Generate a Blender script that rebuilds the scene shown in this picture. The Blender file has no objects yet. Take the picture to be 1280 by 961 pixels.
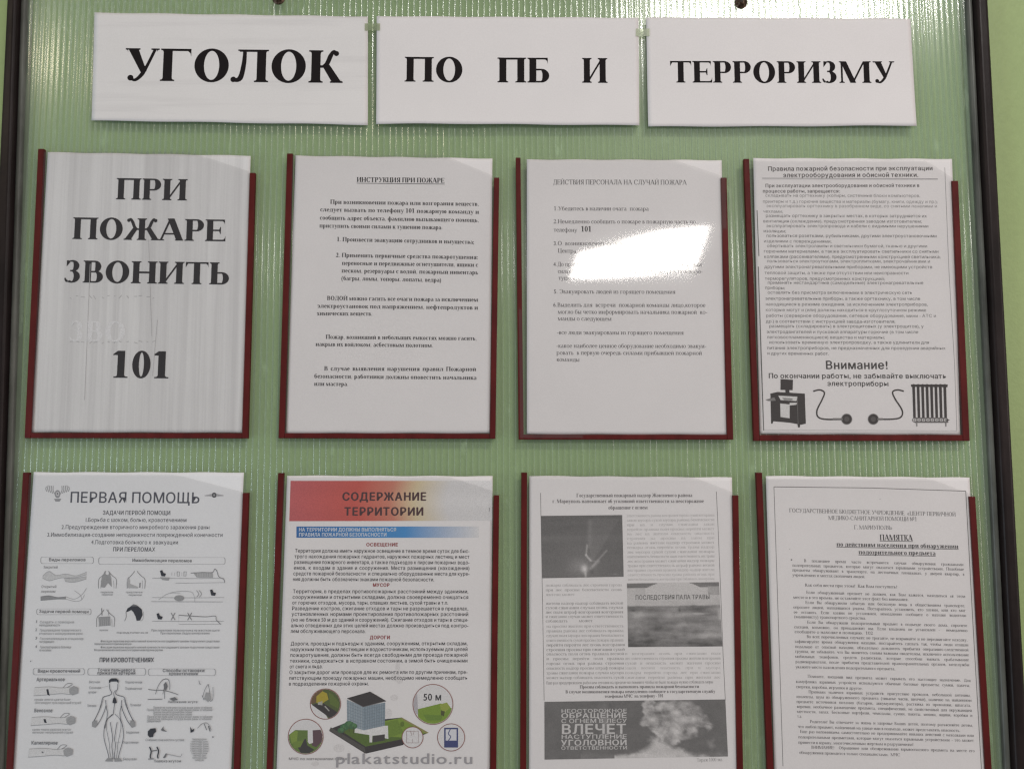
import bpy, math, random
import numpy as np
from mathutils import Vector, Matrix
from mathutils.geometry import tessellate_polygon

random.seed(7)
rng = np.random.default_rng(7)
S = bpy.context.scene
COL = S.collection
R = math.radians

# ------------------------------------------------------------------ camera
CAM = Vector((0.0, -0.79, 1.45))
FPX, PITCH, ROLL = 967.0, R(5.0), R(0.25)
cd = bpy.data.cameras.new('camera')
cam = bpy.data.objects.new('camera', cd)
COL.objects.link(cam)
cd.sensor_width = 36.0
cd.lens = 36.0 * FPX / 1280.0
cd.clip_start = 0.02
cd.clip_end = 60
cam.location = CAM
cam.rotation_euler = (Matrix.Rotation(math.pi / 2 + PITCH, 3, 'X') @ Matrix.Rotation(-ROLL, 3, 'Z')).to_euler()
S.camera = cam


def at(px, py, y=0.0):
    """the point of the plane at depth y that shows at this spot of the photograph (works on arrays)"""
    px = np.asarray(px, float); py = np.asarray(py, float)
    x = (px - 640) / FPX; z = -(py - 480.5) / FPX
    cr, sr = math.cos(ROLL), math.sin(ROLL)
    x, z = x * cr + z * sr, -x * sr + z * cr
    cp, sp = math.cos(PITCH), math.sin(PITCH)
    dy = cp - sp * z; dz = sp + cp * z
    t = (y - CAM.y) / dy
    return np.stack([CAM.x + x * t, np.full_like(x * t, y) if np.ndim(y) == 0 else y, CAM.z + dz * t], axis=-1)


def mirror(px, py, y):
    """where the mirror image of this spot of the board lies in the room, at depth y"""
    b = at(px, py, 0.0); d = b - np.array(CAM); d = d * np.array([1, -1, 1])
    return b + d * ((y - 0.0) / d[1])


# ------------------------------------------------------------------ light
w = bpy.data.worlds.new('World'); S.world = w; w.use_nodes = True
bg = w.node_tree.nodes['Background']
bg.inputs[0].default_value = (1.0, 0.955, 0.93, 1)
bg.inputs[1].default_value = 0.17


def area(name, loc, rot, sx, sy, radiance, color):
    l = bpy.data.lights.new(name, 'AREA'); l.shape = 'RECTANGLE'
    l.size = sx; l.size_y = sy; l.energy = radiance * math.pi * sx * sy; l.color = color
    o = bpy.data.objects.new(name, l); COL.objects.link(o)
    o.location = loc; o.rotation_euler = rot
    return o


# far window whose mirror image sits in the third sleeve
pa = mirror(797, 321, -3.0)
area('window_light', pa, (R(90), R(6), 0), 0.63, 0.20, 23, (1.0, 0.97, 0.92))
# ceiling fixtures of the corridor
pb = mirror(945, 52, -2.3)
area('ceiling_light', (pb[0], -2.12, pb[2]), (0, 0, 0), 1.0, 0.32, 56, (1.0, 0.96, 0.92))
pc = mirror(40, 100, -2.3)
area('ceiling_light', (pc[0] - .1, -1.9, pc[2]), (0, 0, 0), 0.5, 0.6, 18, (1.0, 0.86, 0.62))
# cool daylight from a window on the left, warm lamp light on the right
area('overhead_fill_light', (0.35, -1.15, 3.15), (0, 0, 0), 1.6, 0.8, 0.5, (1.0, 0.93, 0.88))  # added soft fill from above, replacing some ambient light; not a real fixture
area('side_window_light', (-2.9, -1.8, 0.7), (R(97), 0, R(-58)), 0.9, 1.5, 8.2, (0.74, 0.89, 1.0))
area('side_lamp_light', (3.0, -1.9, 1.6), (R(90), 0, R(58)), 0.9, 1.6, 5.2, (1.0, 0.85, 0.79))

S.cycles.filter_width = 1.35
S.cycles.denoising_prefilter = 'NONE'   # keeps the fine print from being smeared
S.view_settings.view_transform = 'Standard'
S.view_settings.look = 'None'
S.view_settings.exposure = 0.0
S.view_settings.gamma = 1.0
S.view_settings.use_curve_mapping = False


# ------------------------------------------------------------------ materials
def nt(name):
    m = bpy.data.materials.new(name); m.use_nodes = True
    t = m.node_tree; b = t.nodes['Principled BSDF']
    return m, t, b


def noise(t, scale, vec=None, detail=4, rough=.55):
    n = t.nodes.new('ShaderNodeTexNoise'); n.inputs['Scale'].default_value = scale
    n.inputs['Detail'].default_value = detail; n.inputs['Roughness'].default_value = rough
    if vec: t.links.new(vec, n.inputs['Vector'])
    return n


def coords(t, sc=(1, 1, 1), loc=(0, 0, 0)):
    g = t.nodes.new('ShaderNodeTexCoord'); mp = t.nodes.new('ShaderNodeMapping')
    mp.inputs['Scale'].default_value = sc; mp.inputs['Location'].default_value = loc
    t.links.new(g.outputs['Object'], mp.inputs['Vector'])
    return mp.outputs['Vector']


def ramp(t, fac, p0, c0, p1, c1):
    r = t.nodes.new('ShaderNodeValToRGB'); e = r.color_ramp.elements
    e[0].position = p0; e[0].color = (*c0, 1); e[1].position = p1; e[1].color = (*c1, 1)
    t.links.new(fac, r.inputs['Fac'])
    return r.outputs['Color']


def mulc(t, a, b, f=1.0):
    m = t.nodes.new('ShaderNodeMix'); m.data_type = 'RGBA'; m.blend_type = 'MULTIPLY'
    m.inputs['Factor'].default_value = f
    t.links.new(a, m.inputs['A']); t.links.new(b, m.inputs['B'])
    return m.outputs['Result']


def bump(t, b, fac, dist, strength=1.0):
    n = t.nodes.new('ShaderNodeBump'); n.inputs['Distance'].default_value = dist
    n.inputs['Strength'].default_value = strength
    t.links.new(fac, n.inputs['Height']); t.links.new(n.outputs['Normal'], b.inputs['Normal'])


def wall_mat():
    m, t, b = nt('painted_wall')
    n1 = noise(t, 2.2, coords(t), 5); c1 = ramp(t, n1.outputs['Fac'], .3, (.285, .385, .155), .7, (.33, .43, .18))
    n2 = noise(t, 160, coords(t), 3); c2 = ramp(t, n2.outputs['Fac'], .3, (.93, .93, .93), .7, (1, 1, 1))
    t.links.new(mulc(t, c1, c2), b.inputs['Base Color'])
    b.inputs['Roughness'].default_value = .5
    n3 = noise(t, 320, coords(t), 4); bump(t, b, n3.outputs['Fac'], .0006, .5)
    return m


def thin_clear(name, tint, rough, gain, milk, milkcol, dirt=False):
    """thin clear plastic: passes light straight, mirrors by Fresnel, a little milky"""
    m = bpy.data.materials.new(name); m.use_nodes = True
    t = m.node_tree; t.nodes.clear()
    out = t.nodes.new('ShaderNodeOutputMaterial')
    tr = t.nodes.new('ShaderNodeBsdfTransparent'); tr.inputs[0].default_value = (*tint, 1)
    gl = t.nodes.new('ShaderNodeBsdfGlossy'); gl.inputs['Roughness'].default_value = rough
    df = t.nodes.new('ShaderNodeBsdfDiffuse'); df.inputs[0].default_value = (*milkcol, 1)
    # Schlick's Fresnel from either side of the sheet
    lw = t.nodes.new('ShaderNodeLayerWeight'); lw.inputs['Blend'].default_value = .5
    pw = t.nodes.new('ShaderNodeMath'); pw.operation = 'POWER'; pw.inputs[1].default_value = 5.0
    t.links.new(lw.outputs['Facing'], pw.inputs[0])
    mu = t.nodes.new('ShaderNodeMath'); mu.operation = 'MULTIPLY_ADD'; mu.use_clamp = True
    mu.inputs[1].default_value = .9; mu.inputs[2].default_value = .04 * gain
    t.links.new(pw.outputs[0], mu.inputs[0])
    m1 = t.nodes.new('ShaderNodeMixShader'); m2 = t.nodes.new('ShaderNodeMixShader')
    t.links.new(tr.outputs[0], m1.inputs[1]); t.links.new(df.outputs[0], m1.inputs[2])
    m1.inputs[0].default_value = milk
    if dirt:
        # dried glue and scratches beside the last headline sheet, faint dust elsewhere
        vec = coords(t, (90, 1, 26)); n = noise(t, 1.0, vec, 6, .7)
        sp = t.nodes.new('ShaderNodeTexCoord'); sx = t.nodes.new('ShaderNodeSeparateXYZ')
        t.links.new(sp.outputs['Object'], sx.inputs[0])
        def bell(sock, c, wd):
            a = t.nodes.new('ShaderNodeMath'); a.operation = 'SUBTRACT'; a.inputs[1].default_value = c
            t.links.new(sock, a.inputs[0])
            b_ = t.nodes.new('ShaderNodeMath'); b_.operation = 'ABSOLUTE'; t.links.new(a.outputs[0], b_.inputs[0])
            r_ = t.nodes.new('ShaderNodeMapRange'); r_.inputs['From Min'].default_value = wd
            r_.inputs['From Max'].default_value = 0.0; t.links.new(b_.outputs[0], r_.inputs['Value'])
            return r_.outputs['Result']
        p = at(1150, 140); q = at(1150, 178)
        bx = bell(sx.outputs['X'], float(p[0]), .10); bz = bell(sx.outputs['Z'], float(q[2]), .11)
        k = t.nodes.new('ShaderNodeMath'); k.operation = 'MULTIPLY'; t.links.new(bx, k.inputs[0]); t.links.new(bz, k.inputs[1])
        bx2 = bell(sx.outputs['X'], .28, .50); bz2 = bell(sx.outputs['Z'], float(at(900, 178)[2]), .022)
        k2 = t.nodes.new('ShaderNodeMath'); k2.operation = 'MULTIPLY'; t.links.new(bx2, k2.inputs[0]); t.links.new(bz2, k2.inputs[1])
        mx = t.nodes.new('ShaderNodeMath'); mx.operation = 'MAXIMUM'; t.links.new(k.outputs[0], mx.inputs[0]); t.links.new(k2.outputs[0], mx.inputs[1])
        ad = t.nodes.new('ShaderNodeMath'); ad.operation = 'MULTIPLY_ADD'; ad.inputs[1].default_value = .26
        t.links.new(mx.outputs[0], ad.inputs[0]); t.links.new(n.outputs['Fac'], ad.inputs[2])
        rr = t.nodes.new('ShaderNodeMapRange'); rr.inputs['From Min'].default_value = .58; rr.inputs['From Max'].default_value = .78
        rr.inputs['To Min'].default_value = milk; rr.inputs['To Max'].default_value = .42
        t.links.new(ad.outputs[0], rr.inputs['Value']); t.links.new(rr.outputs['Result'], m1.inputs[0])
    t.links.new(mu.outputs[0], m2.inputs[0])
    t.links.new(m1.outputs[0], m2.inputs[1]); t.links.new(gl.outputs[0], m2.inputs[2])
    t.links.new(m2.outputs[0], out.inputs[0])
    return m


def paper_mat(name, base=(.775, .752, .758), streak=None, amount=.35):
    m, t, b = nt(name)
    n1 = noise(t, 9, coords(t), 4)
    c = ramp(t, n1.outputs['Fac'], .3, tuple(v * .95 for v in base), .7, base)
    n2 = noise(t, 900, coords(t), 2)
    c = mulc(t, c, ramp(t, n2.outputs['Fac'], .3, (.95, .95, .95), .7, (1, 1, 1)))
    if streak:
        for sc, lo in streak:
            n = noise(t, 1.0, coords(t, sc, (random.random() * 9,) * 3), 5, .65)
            c = mulc(t, c, ramp(t, n.outputs['Fac'], lo, (.62, .61, .62), lo + .17, (1, 1, 1)), amount)
    t.links.new(c, b.inputs['Base Color'])
    b.inputs['Roughness'].default_value = .8
    b.inputs['Specular IOR Level'].default_value = .25
    n3 = noise(t, 500, coords(t), 3); bump(t, b, n3.outputs['Fac'], .0001, .5)
    return m


def print_mat():
    m, t, b = nt('print_ink')
    a = t.nodes.new('ShaderNodeAttribute'); a.attribute_name = 'ink'
    n = noise(t, 1300, coords(t), 2)
    c = mulc(t, a.outputs['Color'], ramp(t, n.outputs['Fac'], .3, (.82, .82, .82), .75, (1.1, 1.1, 1.1)))
    t.links.new(c, b.inputs['Base Color'])
    b.inputs['Roughness'].default_value = .8; b.inputs['Specular IOR Level'].default_value = .12
    return m


def plastic(name, col, rough, var=.15, bumpd=.0002, sc=60, coat=0.0):
    m, t, b = nt(name)
    n = noise(t, sc, coords(t, (1, 1, .3)), 5)
    t.links.new(ramp(t, n.outputs['Fac'], .3, tuple(v * (1 - var) for v in col), .7, tuple(v * (1 + var) for v in col)), b.inputs['Base Color'])
    n2 = noise(t, sc * 2.2, coords(t), 4)
    rr = t.nodes.new('ShaderNodeMapRange'); rr.inputs['To Min'].default_value = rough * .8; rr.inputs['To Max'].default_value = rough * 1.3
    t.links.new(n2.outputs['Fac'], rr.inputs['Value']); t.links.new(rr.outputs['Result'], b.inputs['Roughness'])
    bump(t, b, n2.outputs['Fac'], bumpd, .6)
    b.inputs['Coat Weight'].default_value = coat
    b.inputs['Specular IOR Level'].default_value = .16
    return m


M_WALL = wall_mat()
M_SKIN = thin_clear('clear_fluted_plastic', (.965, .98, .96), .14, 1.4, .15, (.66, .87, .61), True)
M_BACK = thin_clear('clear_back_plastic', (.975, .985, .965), .2, 1.0, .04, (.6, .78, .52))
M_RIB = thin_clear('clear_rib_plastic', (.95, .975, .965), .12, 1.6, .14, (.80, .92, .84))
M_FILM = thin_clear('clear_sleeve_film', (.955, .955, .955), .05, 1.4, .03, (.7, .7, .7))
M_TAPE = thin_clear('clear_tape', (.86, .88, .80), .35, .8, .22, (.5, .58, .42))
M_EDGE = plastic('dark_red_edging', (.088, .0095, .009), .55, .2, .0001, 90)
M_FRAME = plastic('black_frame_plastic', (.017, .012, .012), .38, .5, .0004, 40)
M_LIP = plastic('smoky_frame_lip', (.10, .105, .095), .3, .4, .0003, 50)
M_INK = print_mat()
M_PAPER = paper_mat('white_paper')
M_PAPER_V = paper_mat('streaky_photocopy_paper', (.76, .755, .76), [((150, 1, 2.2), .40), ((45, 1, 1.2), .42)], .24)
M_PAPER_H = paper_mat('smudged_photocopy_paper', (.76, .745, .745), [((3, 1, 60), .30)], .25)


def metal_mat():
    m, t, b = nt('rusty_screw_metal')
    n = noise(t, 420, coords(t), 5)
    t.links.new(ramp(t, n.outputs['Fac'], .4, (.045, .022, .014), .68, (.19, .14, .10)), b.inputs['Base Color'])
    b.inputs['Metallic'].default_value = .8; b.inputs['Roughness'].default_value = .42
    bump(t, b, n.outputs['Fac'], .0003)
    return m


M_SCREW = metal_mat()


# ------------------------------------------------------------------ objects
def empty(name, label, cat, loc, group=None):
    o = bpy.data.objects.new(name, None); COL.objects.link(o); o.location = loc
    o.empty_display_size = .02
    o['label'] = label; o['category'] = cat
    if group: o['group'] = group
    return o


def mesh(name, verts, faces, mat, parent=None, smooth=False, colors=None):
    me = bpy.data.meshes.new(name)
    V = np.asarray(verts, float)
    if parent is not None:
        p = parent; off = np.zeros(3)
        while p is not None: off += np.array(p.location); p = p.parent
        V = V - off
    me.from_pydata(V.tolist(), [], faces)
    me.materials.append(mat)
    if smooth: me.polygons.foreach_set('use_smooth', [True] * len(me.polygons))
    if colors is not None:
        a = me.color_attributes.new('ink', 'FLOAT_COLOR', 'POINT')
        c = np.ones((len(V), 4), np.float32); c[:, :3] = colors
        a.data.foreach_set('color', c.ravel())
    me.update()
    o = bpy.data.objects.new(name, me); COL.objects.link(o)
    if parent is not None: o.parent = parent
    return o


def bar(name, quad, y0, y1, mat, parent, bev=.0008, segs=3):
    """a bar whose outline is the quad of (x, z) corners, from depth y0 (back) to y1 (front), front edges rounded"""
    q = [np.array(p, float) for p in quad]
    c = sum(q) / 4
    verts = []; faces = []
    rings = [(0.0, y0)]
    for i in range(segs + 1):
        a = math.pi / 2 * i / segs
        rings.append((bev * (1 - math.cos(a)), y1 + bev * (1 - math.sin(a))))
    def inset(d):
        out = []
        for i in range(4):
            a, b, n = q[i - 1], q[i], q[(i + 1) % 4]
            e1 = (a - b) / np.linalg.norm(a - b); e2 = (n - b) / np.linalg.norm(n - b)
            out.append(b + (e1 + e2) * d)
        return out
    for d, y in rings:
        for p in inset(d): verts.append((p[0], y, p[1]))
    n = len(rings)
    for r in range(n - 1):
        for i in range(4):
            j = (i + 1) % 4
            faces.append((r * 4 + i, r * 4 + j, (r + 1) * 4 + j, (r + 1) * 4 + i))
    faces.append(tuple((n - 1) * 4 + i for i in range(4))); faces.append((3, 2, 1, 0))
    o = mesh(name, verts, faces, mat, parent)
    import bmesh
    bm = bmesh.new(); bm.from_mesh(o.data); bmesh.ops.recalc_face_normals(bm, faces=bm.faces); bm.to_mesh(o.data); bm.free()
    return o


def xz(px, py, y=0.0):
    p = at(px, py, y); return (float(p[0]), float(p[2]))


# ---- wall
wl = mesh('wall', [(-3, .0085, -.2), (3, .0085, -.2), (3, .0085, 3.2), (-3, .0085, 3.2),
                   (-3, .15, -.2), (3, .15, -.2), (3, .15, 3.2), (-3, .15, 3.2)],
          [(0, 1, 2, 3), (5, 4, 7, 6), (3, 2, 6, 7), (4, 5, 1, 0), (1, 5, 6, 2), (4, 0, 3, 7)], M_WALL)
wl['kind'] = 'structure'

# ---- the fluted board
ZT = float(at(640, -22)[2]); ZB = ZT - 1.16
board = empty('notice_board', 'clear fluted plastic notice board in a black frame screwed to the green wall', 'notice board', (0, 0, ZB))


def line_at(p0, p1, z, y=0.0):
    a = xz(*p0, y); b = xz(*p1, y); k = (z - a[1]) / (b[1] - a[1]); return a[0] + (b[0] - a[0]) * k


XL0, XL1 = line_at((24, 0), (-8, 961), ZB), line_at((24, 0), (-8, 961), ZT)
XR0, XR1 = line_at((1224, 0), (1274, 961), ZB), line_at((1224, 0), (1274, 961), ZT)
PITCHF = .00625
xa, xb = min(XL0, XL1) - .004, max(XR0, XR1) + .004
nfl = int((xb - xa) / PITCHF)
# front skin: flat between ribs, sunk a little over each rib as extruded sheet is
offs = np.array([-.5, -.36, -.28, -.22, -.17, -.13, -.095, -.06, -.03, 0, .03, .06, .095, .13, .17, .22, .28, .36]) * PITCHF
xs = []; ys = []
for i in range(nfl):
    xc = xa + (i + .5) * PITCHF
    A = .00026 * random.uniform(.85, 1.15); wd = .00062 * random.uniform(.9, 1.1); tilt = random.gauss(0, .006)
    for o_ in offs:
        xs.append(xc + o_)
        ys.append(A * math.exp(-(o_ / wd) ** 2) + tilt * o_ * math.cos(o_ / PITCHF * math.pi) + .00003 * math.sin(o_ / PITCHF * 2 * math.pi + i))
xs = np.array(xs); ys = np.array(ys)
zs = np.linspace(ZB, ZT, 30)
V = []
for k, z in enumerate(zs):
    wav = .00010 * np.sin(xs * 9 + z * 7) * np.cos(z * 11)
    V += list(zip(xs, ys + wav, [z] * len(xs)))
n = len(xs)
F = [(k * n + i, k * n + i + 1, (k + 1) * n + i + 1, (k + 1) * n + i) for k in range(len(zs) - 1) for i in range(n - 1)]
mesh('front_skin', V, F, M_SKIN, board, True)
mesh('back_skin', [(xa, .006, ZB), (xb, .006, ZB), (xb, .006, ZT), (xa, .006, ZT)], [(0, 1, 2, 3)], M_BACK, board)
V = []; F = []
for i in range(nfl):
    xc = xa + (i + .5) * PITCHF + random.uniform(-.0001, .0001); h = .00028 * random.uniform(.8, 1.3)
    b0 = len(V)
    for z in (ZB, ZT):
        V += [(xc - h, .0006, z), (xc + h, .0006, z), (xc + h * .6, .0056, z), (xc - h * .6, .0056, z)]
    F += [(b0, b0 + 1, b0 + 5, b0 + 4), (b0 + 1, b0 + 2, b0 + 6, b0 + 5), (b0 + 2, b0 + 3, b0 + 7, b0 + 6), (b0 + 3, b0, b0 + 4, b0 + 7)]
rb = mesh('rib', V, F, M_RIB, board); rb['kind'] = 'stuff'

# frame: two uprights and two rails, each with a smoky lip that grips the sheet
FY = -.011
def frame_line(i0, i1, o0, o1, sgn):
    ax0, ax1 = line_at(i0, i1, ZB, FY), line_at(i0, i1, ZT, FY)
    bx0, bx1 = line_at(o0, o1, ZB, FY), line_at(o0, o1, ZT, FY)
    bar('frame_upright', [(min(ax0, bx0), ZB - .014), (max(ax0, bx0), ZB - .014), (max(ax1, bx1), ZT + .014), (min(ax1, bx1), ZT + .014)], .0083, FY, M_FRAME, board, .004, 5)
    l0, l1 = ax0 + sgn * .0064, ax1 + sgn * .0064
    e0, e1 = ax0 - sgn * .0003, ax1 - sgn * .0003
    bar('frame_lip', [(min(l0, e0), ZB), (max(l0, e0), ZB), (max(l1, e1), ZT), (min(l1, e1), ZT)], .0075, -.0045, M_LIP, board, .0032, 5)
    return (ax0, bx0), (ax1, bx1)
(la0, lb0), (la1, lb1) = frame_line((20, 0), (-11, 961), (7, 0), (-38, 961), 1)
(ra0, rb0), (ra1, rb1) = frame_line((1221, 0), (1270, 961), (1236.5, 0), (1288, 961), -1)
for z, s in ((ZT, 1), (ZB, -1)):
    x0 = (la1 if s > 0 else la0) + .0006; x1 = (ra1 if s > 0 else ra0) - .0006
    z0, z1 = sorted((z - s * .002, z + s * .0138))
    bar('frame_rail', [(x0, z0), (x1, z0), (x1, z1), (x0, z1)], .0082, FY + .0006, M_FRAME, board, .004, 5)


def screw(px, py):
    c = at(px, py, -.001); cx, cz = c[0], c[2]
    V = []; F = []
    prof = [(.0000, -.0038), (.0022, -.0036), (.0038, -.0027), (.0043, -.0014), (.0044, -.0009), (.0066, -.0008), (.0068, .0000)]
    N = 28
    for r_, y_ in prof:
        for k in range(N):
            a = 2 * math.pi * k / N; V.append((cx + r_ * math.cos(a), y_, cz + r_ * math.sin(a)))
    for i in range(len(prof) - 1):
        for k in range(N):
            F.append((i * N + k, i * N + (k + 1) % N, (i + 1) * N + (k + 1) % N, (i + 1) * N + k))
    s = mesh('screw', V, F, M_SCREW, board, True)
    V = []; F = []
    for a in (.5, .5 + math.pi / 2):
        d = np.array([math.cos(a), math.sin(a)]); e = np.array([-d[1], d[0]])
        b0 = len(V)
        for y_ in (-.0042, -.0030):
            for u, v in ((-1, -1), (1, -1), (1, 1), (-1, 1)):
                p = d * u * .0024 + e * v * .0004; V.append((cx + p[0], y_, cz + p[1]))
        F += [(b0, b0 + 1, b0 + 2, b0 + 3), (b0, b0 + 4, b0 + 5, b0 + 1), (b0 + 1, b0 + 5, b0 + 6, b0 + 2), (b0 + 2, b0 + 6, b0 + 7, b0 + 3), (b0 + 3, b0 + 7, b0 + 4, b0)]
    mesh('cross_slot', V, F, M_FRAME, s)


screw(348, -2); screw(926.5, 3)


# ------------------------------------------------------------------ lettering
# a Times-like Cyrillic face drawn from strokes; units are ems, cap height .662
class G:
    def __init__(s, H, S_, T, k):
        s.v = []; s.f = []; s.z = []; s.nz = 0; s.H = H; s.S = S_; s.T = T; s.k = k; s.E = .050 if S_ > .12 else .055; s.adv = .7

    def poly(s, pts):
        s.nz += 1; s.z += [s.nz * .12] * len(pts)
        b = len(s.v); s.v += list(pts)
        for i in range(1, len(pts) - 1): s.f.append((b, b + i, b + i + 1))

    def strip(s, A, B):
        s.nz += 1; s.z += [s.nz * .12] * (2 * len(A))
        b = len(s.v); m = len(A); s.v += list(A) + list(B)
        for i in range(m - 1):
            s.f.append((b + i, b + i + 1, b + m + i + 1)); s.f.append((b + i, b + m + i + 1, b + m + i))

    def rect(s, x0, y0, x1, y1): s.poly([(x0, y0), (x1, y0), (x1, y1), (x0, y1)])

    def serif(s, x0, x1, y, d, l=None, r=None):
        """hairline serif with brackets on the stem x0..x1; d=+1 rises from y"""
        E = s.E * (.75 + .25 * s.k); l = E if l is None else l; r = E if r is None else r
        t = s.T * .62 * d; hb = .05 * d * (s.H / .662)
        s.rect(x0 - l, y, x1 + r, y + t)
        for (xe, sg, ln) in ((x0, -1, l), (x1, 1, r)):
            if ln < .01: continue
            A = []; B = []
            for i in range(4):
                q = i / 3
                A.append((xe + sg * ln * .8 * (1 - q) ** 2, y + t + hb * q * q)); B.append((xe - sg * .001, y + t + hb * q * q))
            s.strip(A, B)

    def stem(s, x, y0, y1, b=1, t=1, w=None, bl=None, br=None, tl=None, tr=None):
        w = s.S if w is None else w
        s.rect(x, y0, x + w, y1)
        if b: s.serif(x, x + w, y0, 1, bl, br)
        if t: s.serif(x, x + w, y1, -1, tl, tr)
        return x + w

    def diag(s, x0, y0, x1, y1, w):
        s.poly([(x0 - w / 2, y0), (x0 + w / 2, y0), (x1 + w / 2, y1), (x1 - w / 2, y1)])

    def ring(s, cx, cy, rx, ry, tx=None, ty=None, a0=0, a1=360, n=28):
        tx = s.S if tx is None else tx; ty = s.T if ty is None else ty
        A = []; B = []
        for i in range(n + 1):
            a = R(a0 + (a1 - a0) * i / n); c, q = math.cos(a), math.sin(a)
            A.append((cx + rx * c, cy + ry * q)); B.append((cx + (rx - tx) * c, cy + (ry - ty) * q))
        s.strip(A, B)

    def bowl(s, x, y0, y1, w, tx=None, left=.0):
        """bowl bulging right from x (stem edge), spanning y0..y1"""
        tx = s.S if tx is None else tx; cy = (y0 + y1) / 2; ry = (y1 - y0) / 2
        xc = x + w * .38; rx = w * .62
        A = [(x, y0)]; B = [(x, y0 + s.T)]
        for i in range(17):
            a = -math.pi / 2 + math.pi * i / 16
            A.append((xc + rx * math.cos(a), cy + ry * math.sin(a)))
            B.append((xc + max(rx - tx, .005) * math.cos(a), cy + (ry - s.T) * math.sin(a)))
        A.append((x, y1)); B.append((x, y1 - s.T)); s.strip(A, B)

    def ball(s, x, y, r):
        s.poly([(x + r * math.cos(a * math.pi / 6), y + r * math.sin(a * math.pi / 6)) for a in range(12)])

    def curve(s, pts, ws, n=6):
        P = [np.array(p, float) for p in pts]; Q = []; Wd = []
        for i in range(len(P) - 1):
            p0 = P[max(i - 1, 0)]; p1 = P[i]; p2 = P[i + 1]; p3 = P[min(i + 2, len(P) - 1)]
            for j in range(n + (1 if i == len(P) - 2 else 0)):
                t = j / n
                Q.append(.5 * ((2 * p1) + (p2 - p0) * t + (2 * p0 - 5 * p1 + 4 * p2 - p3) * t * t + (3 * p1 - p0 - 3 * p2 + p3) * t ** 3))
                Wd.append(ws[i] + (ws[i + 1] - ws[i]) * t)
        A = []; B = []
        for i in range(len(Q)):
            d = Q[min(i + 1, len(Q) - 1)] - Q[max(i - 1, 0)]; d = d / (np.linalg.norm(d) + 1e-9); e = np.array([-d[1], d[0]])
            A.append(tuple(Q[i] + e * Wd[i] / 2)); B.append(tuple(Q[i] - e * Wd[i] / 2))
        s.strip(A, B)

    def tick(s, x, y, d, h=.16, w=.03):
        """the vertical beak at the end of a bar; d=-1 hangs down from y"""
        h *= s.H / .662
        s.poly([(x, y), (x - w * .3, y), (x - w * 2.2, y + d * s.T), (x - w * .6, y + d * h * .55), (x, y + d * h)][:5])


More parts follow.
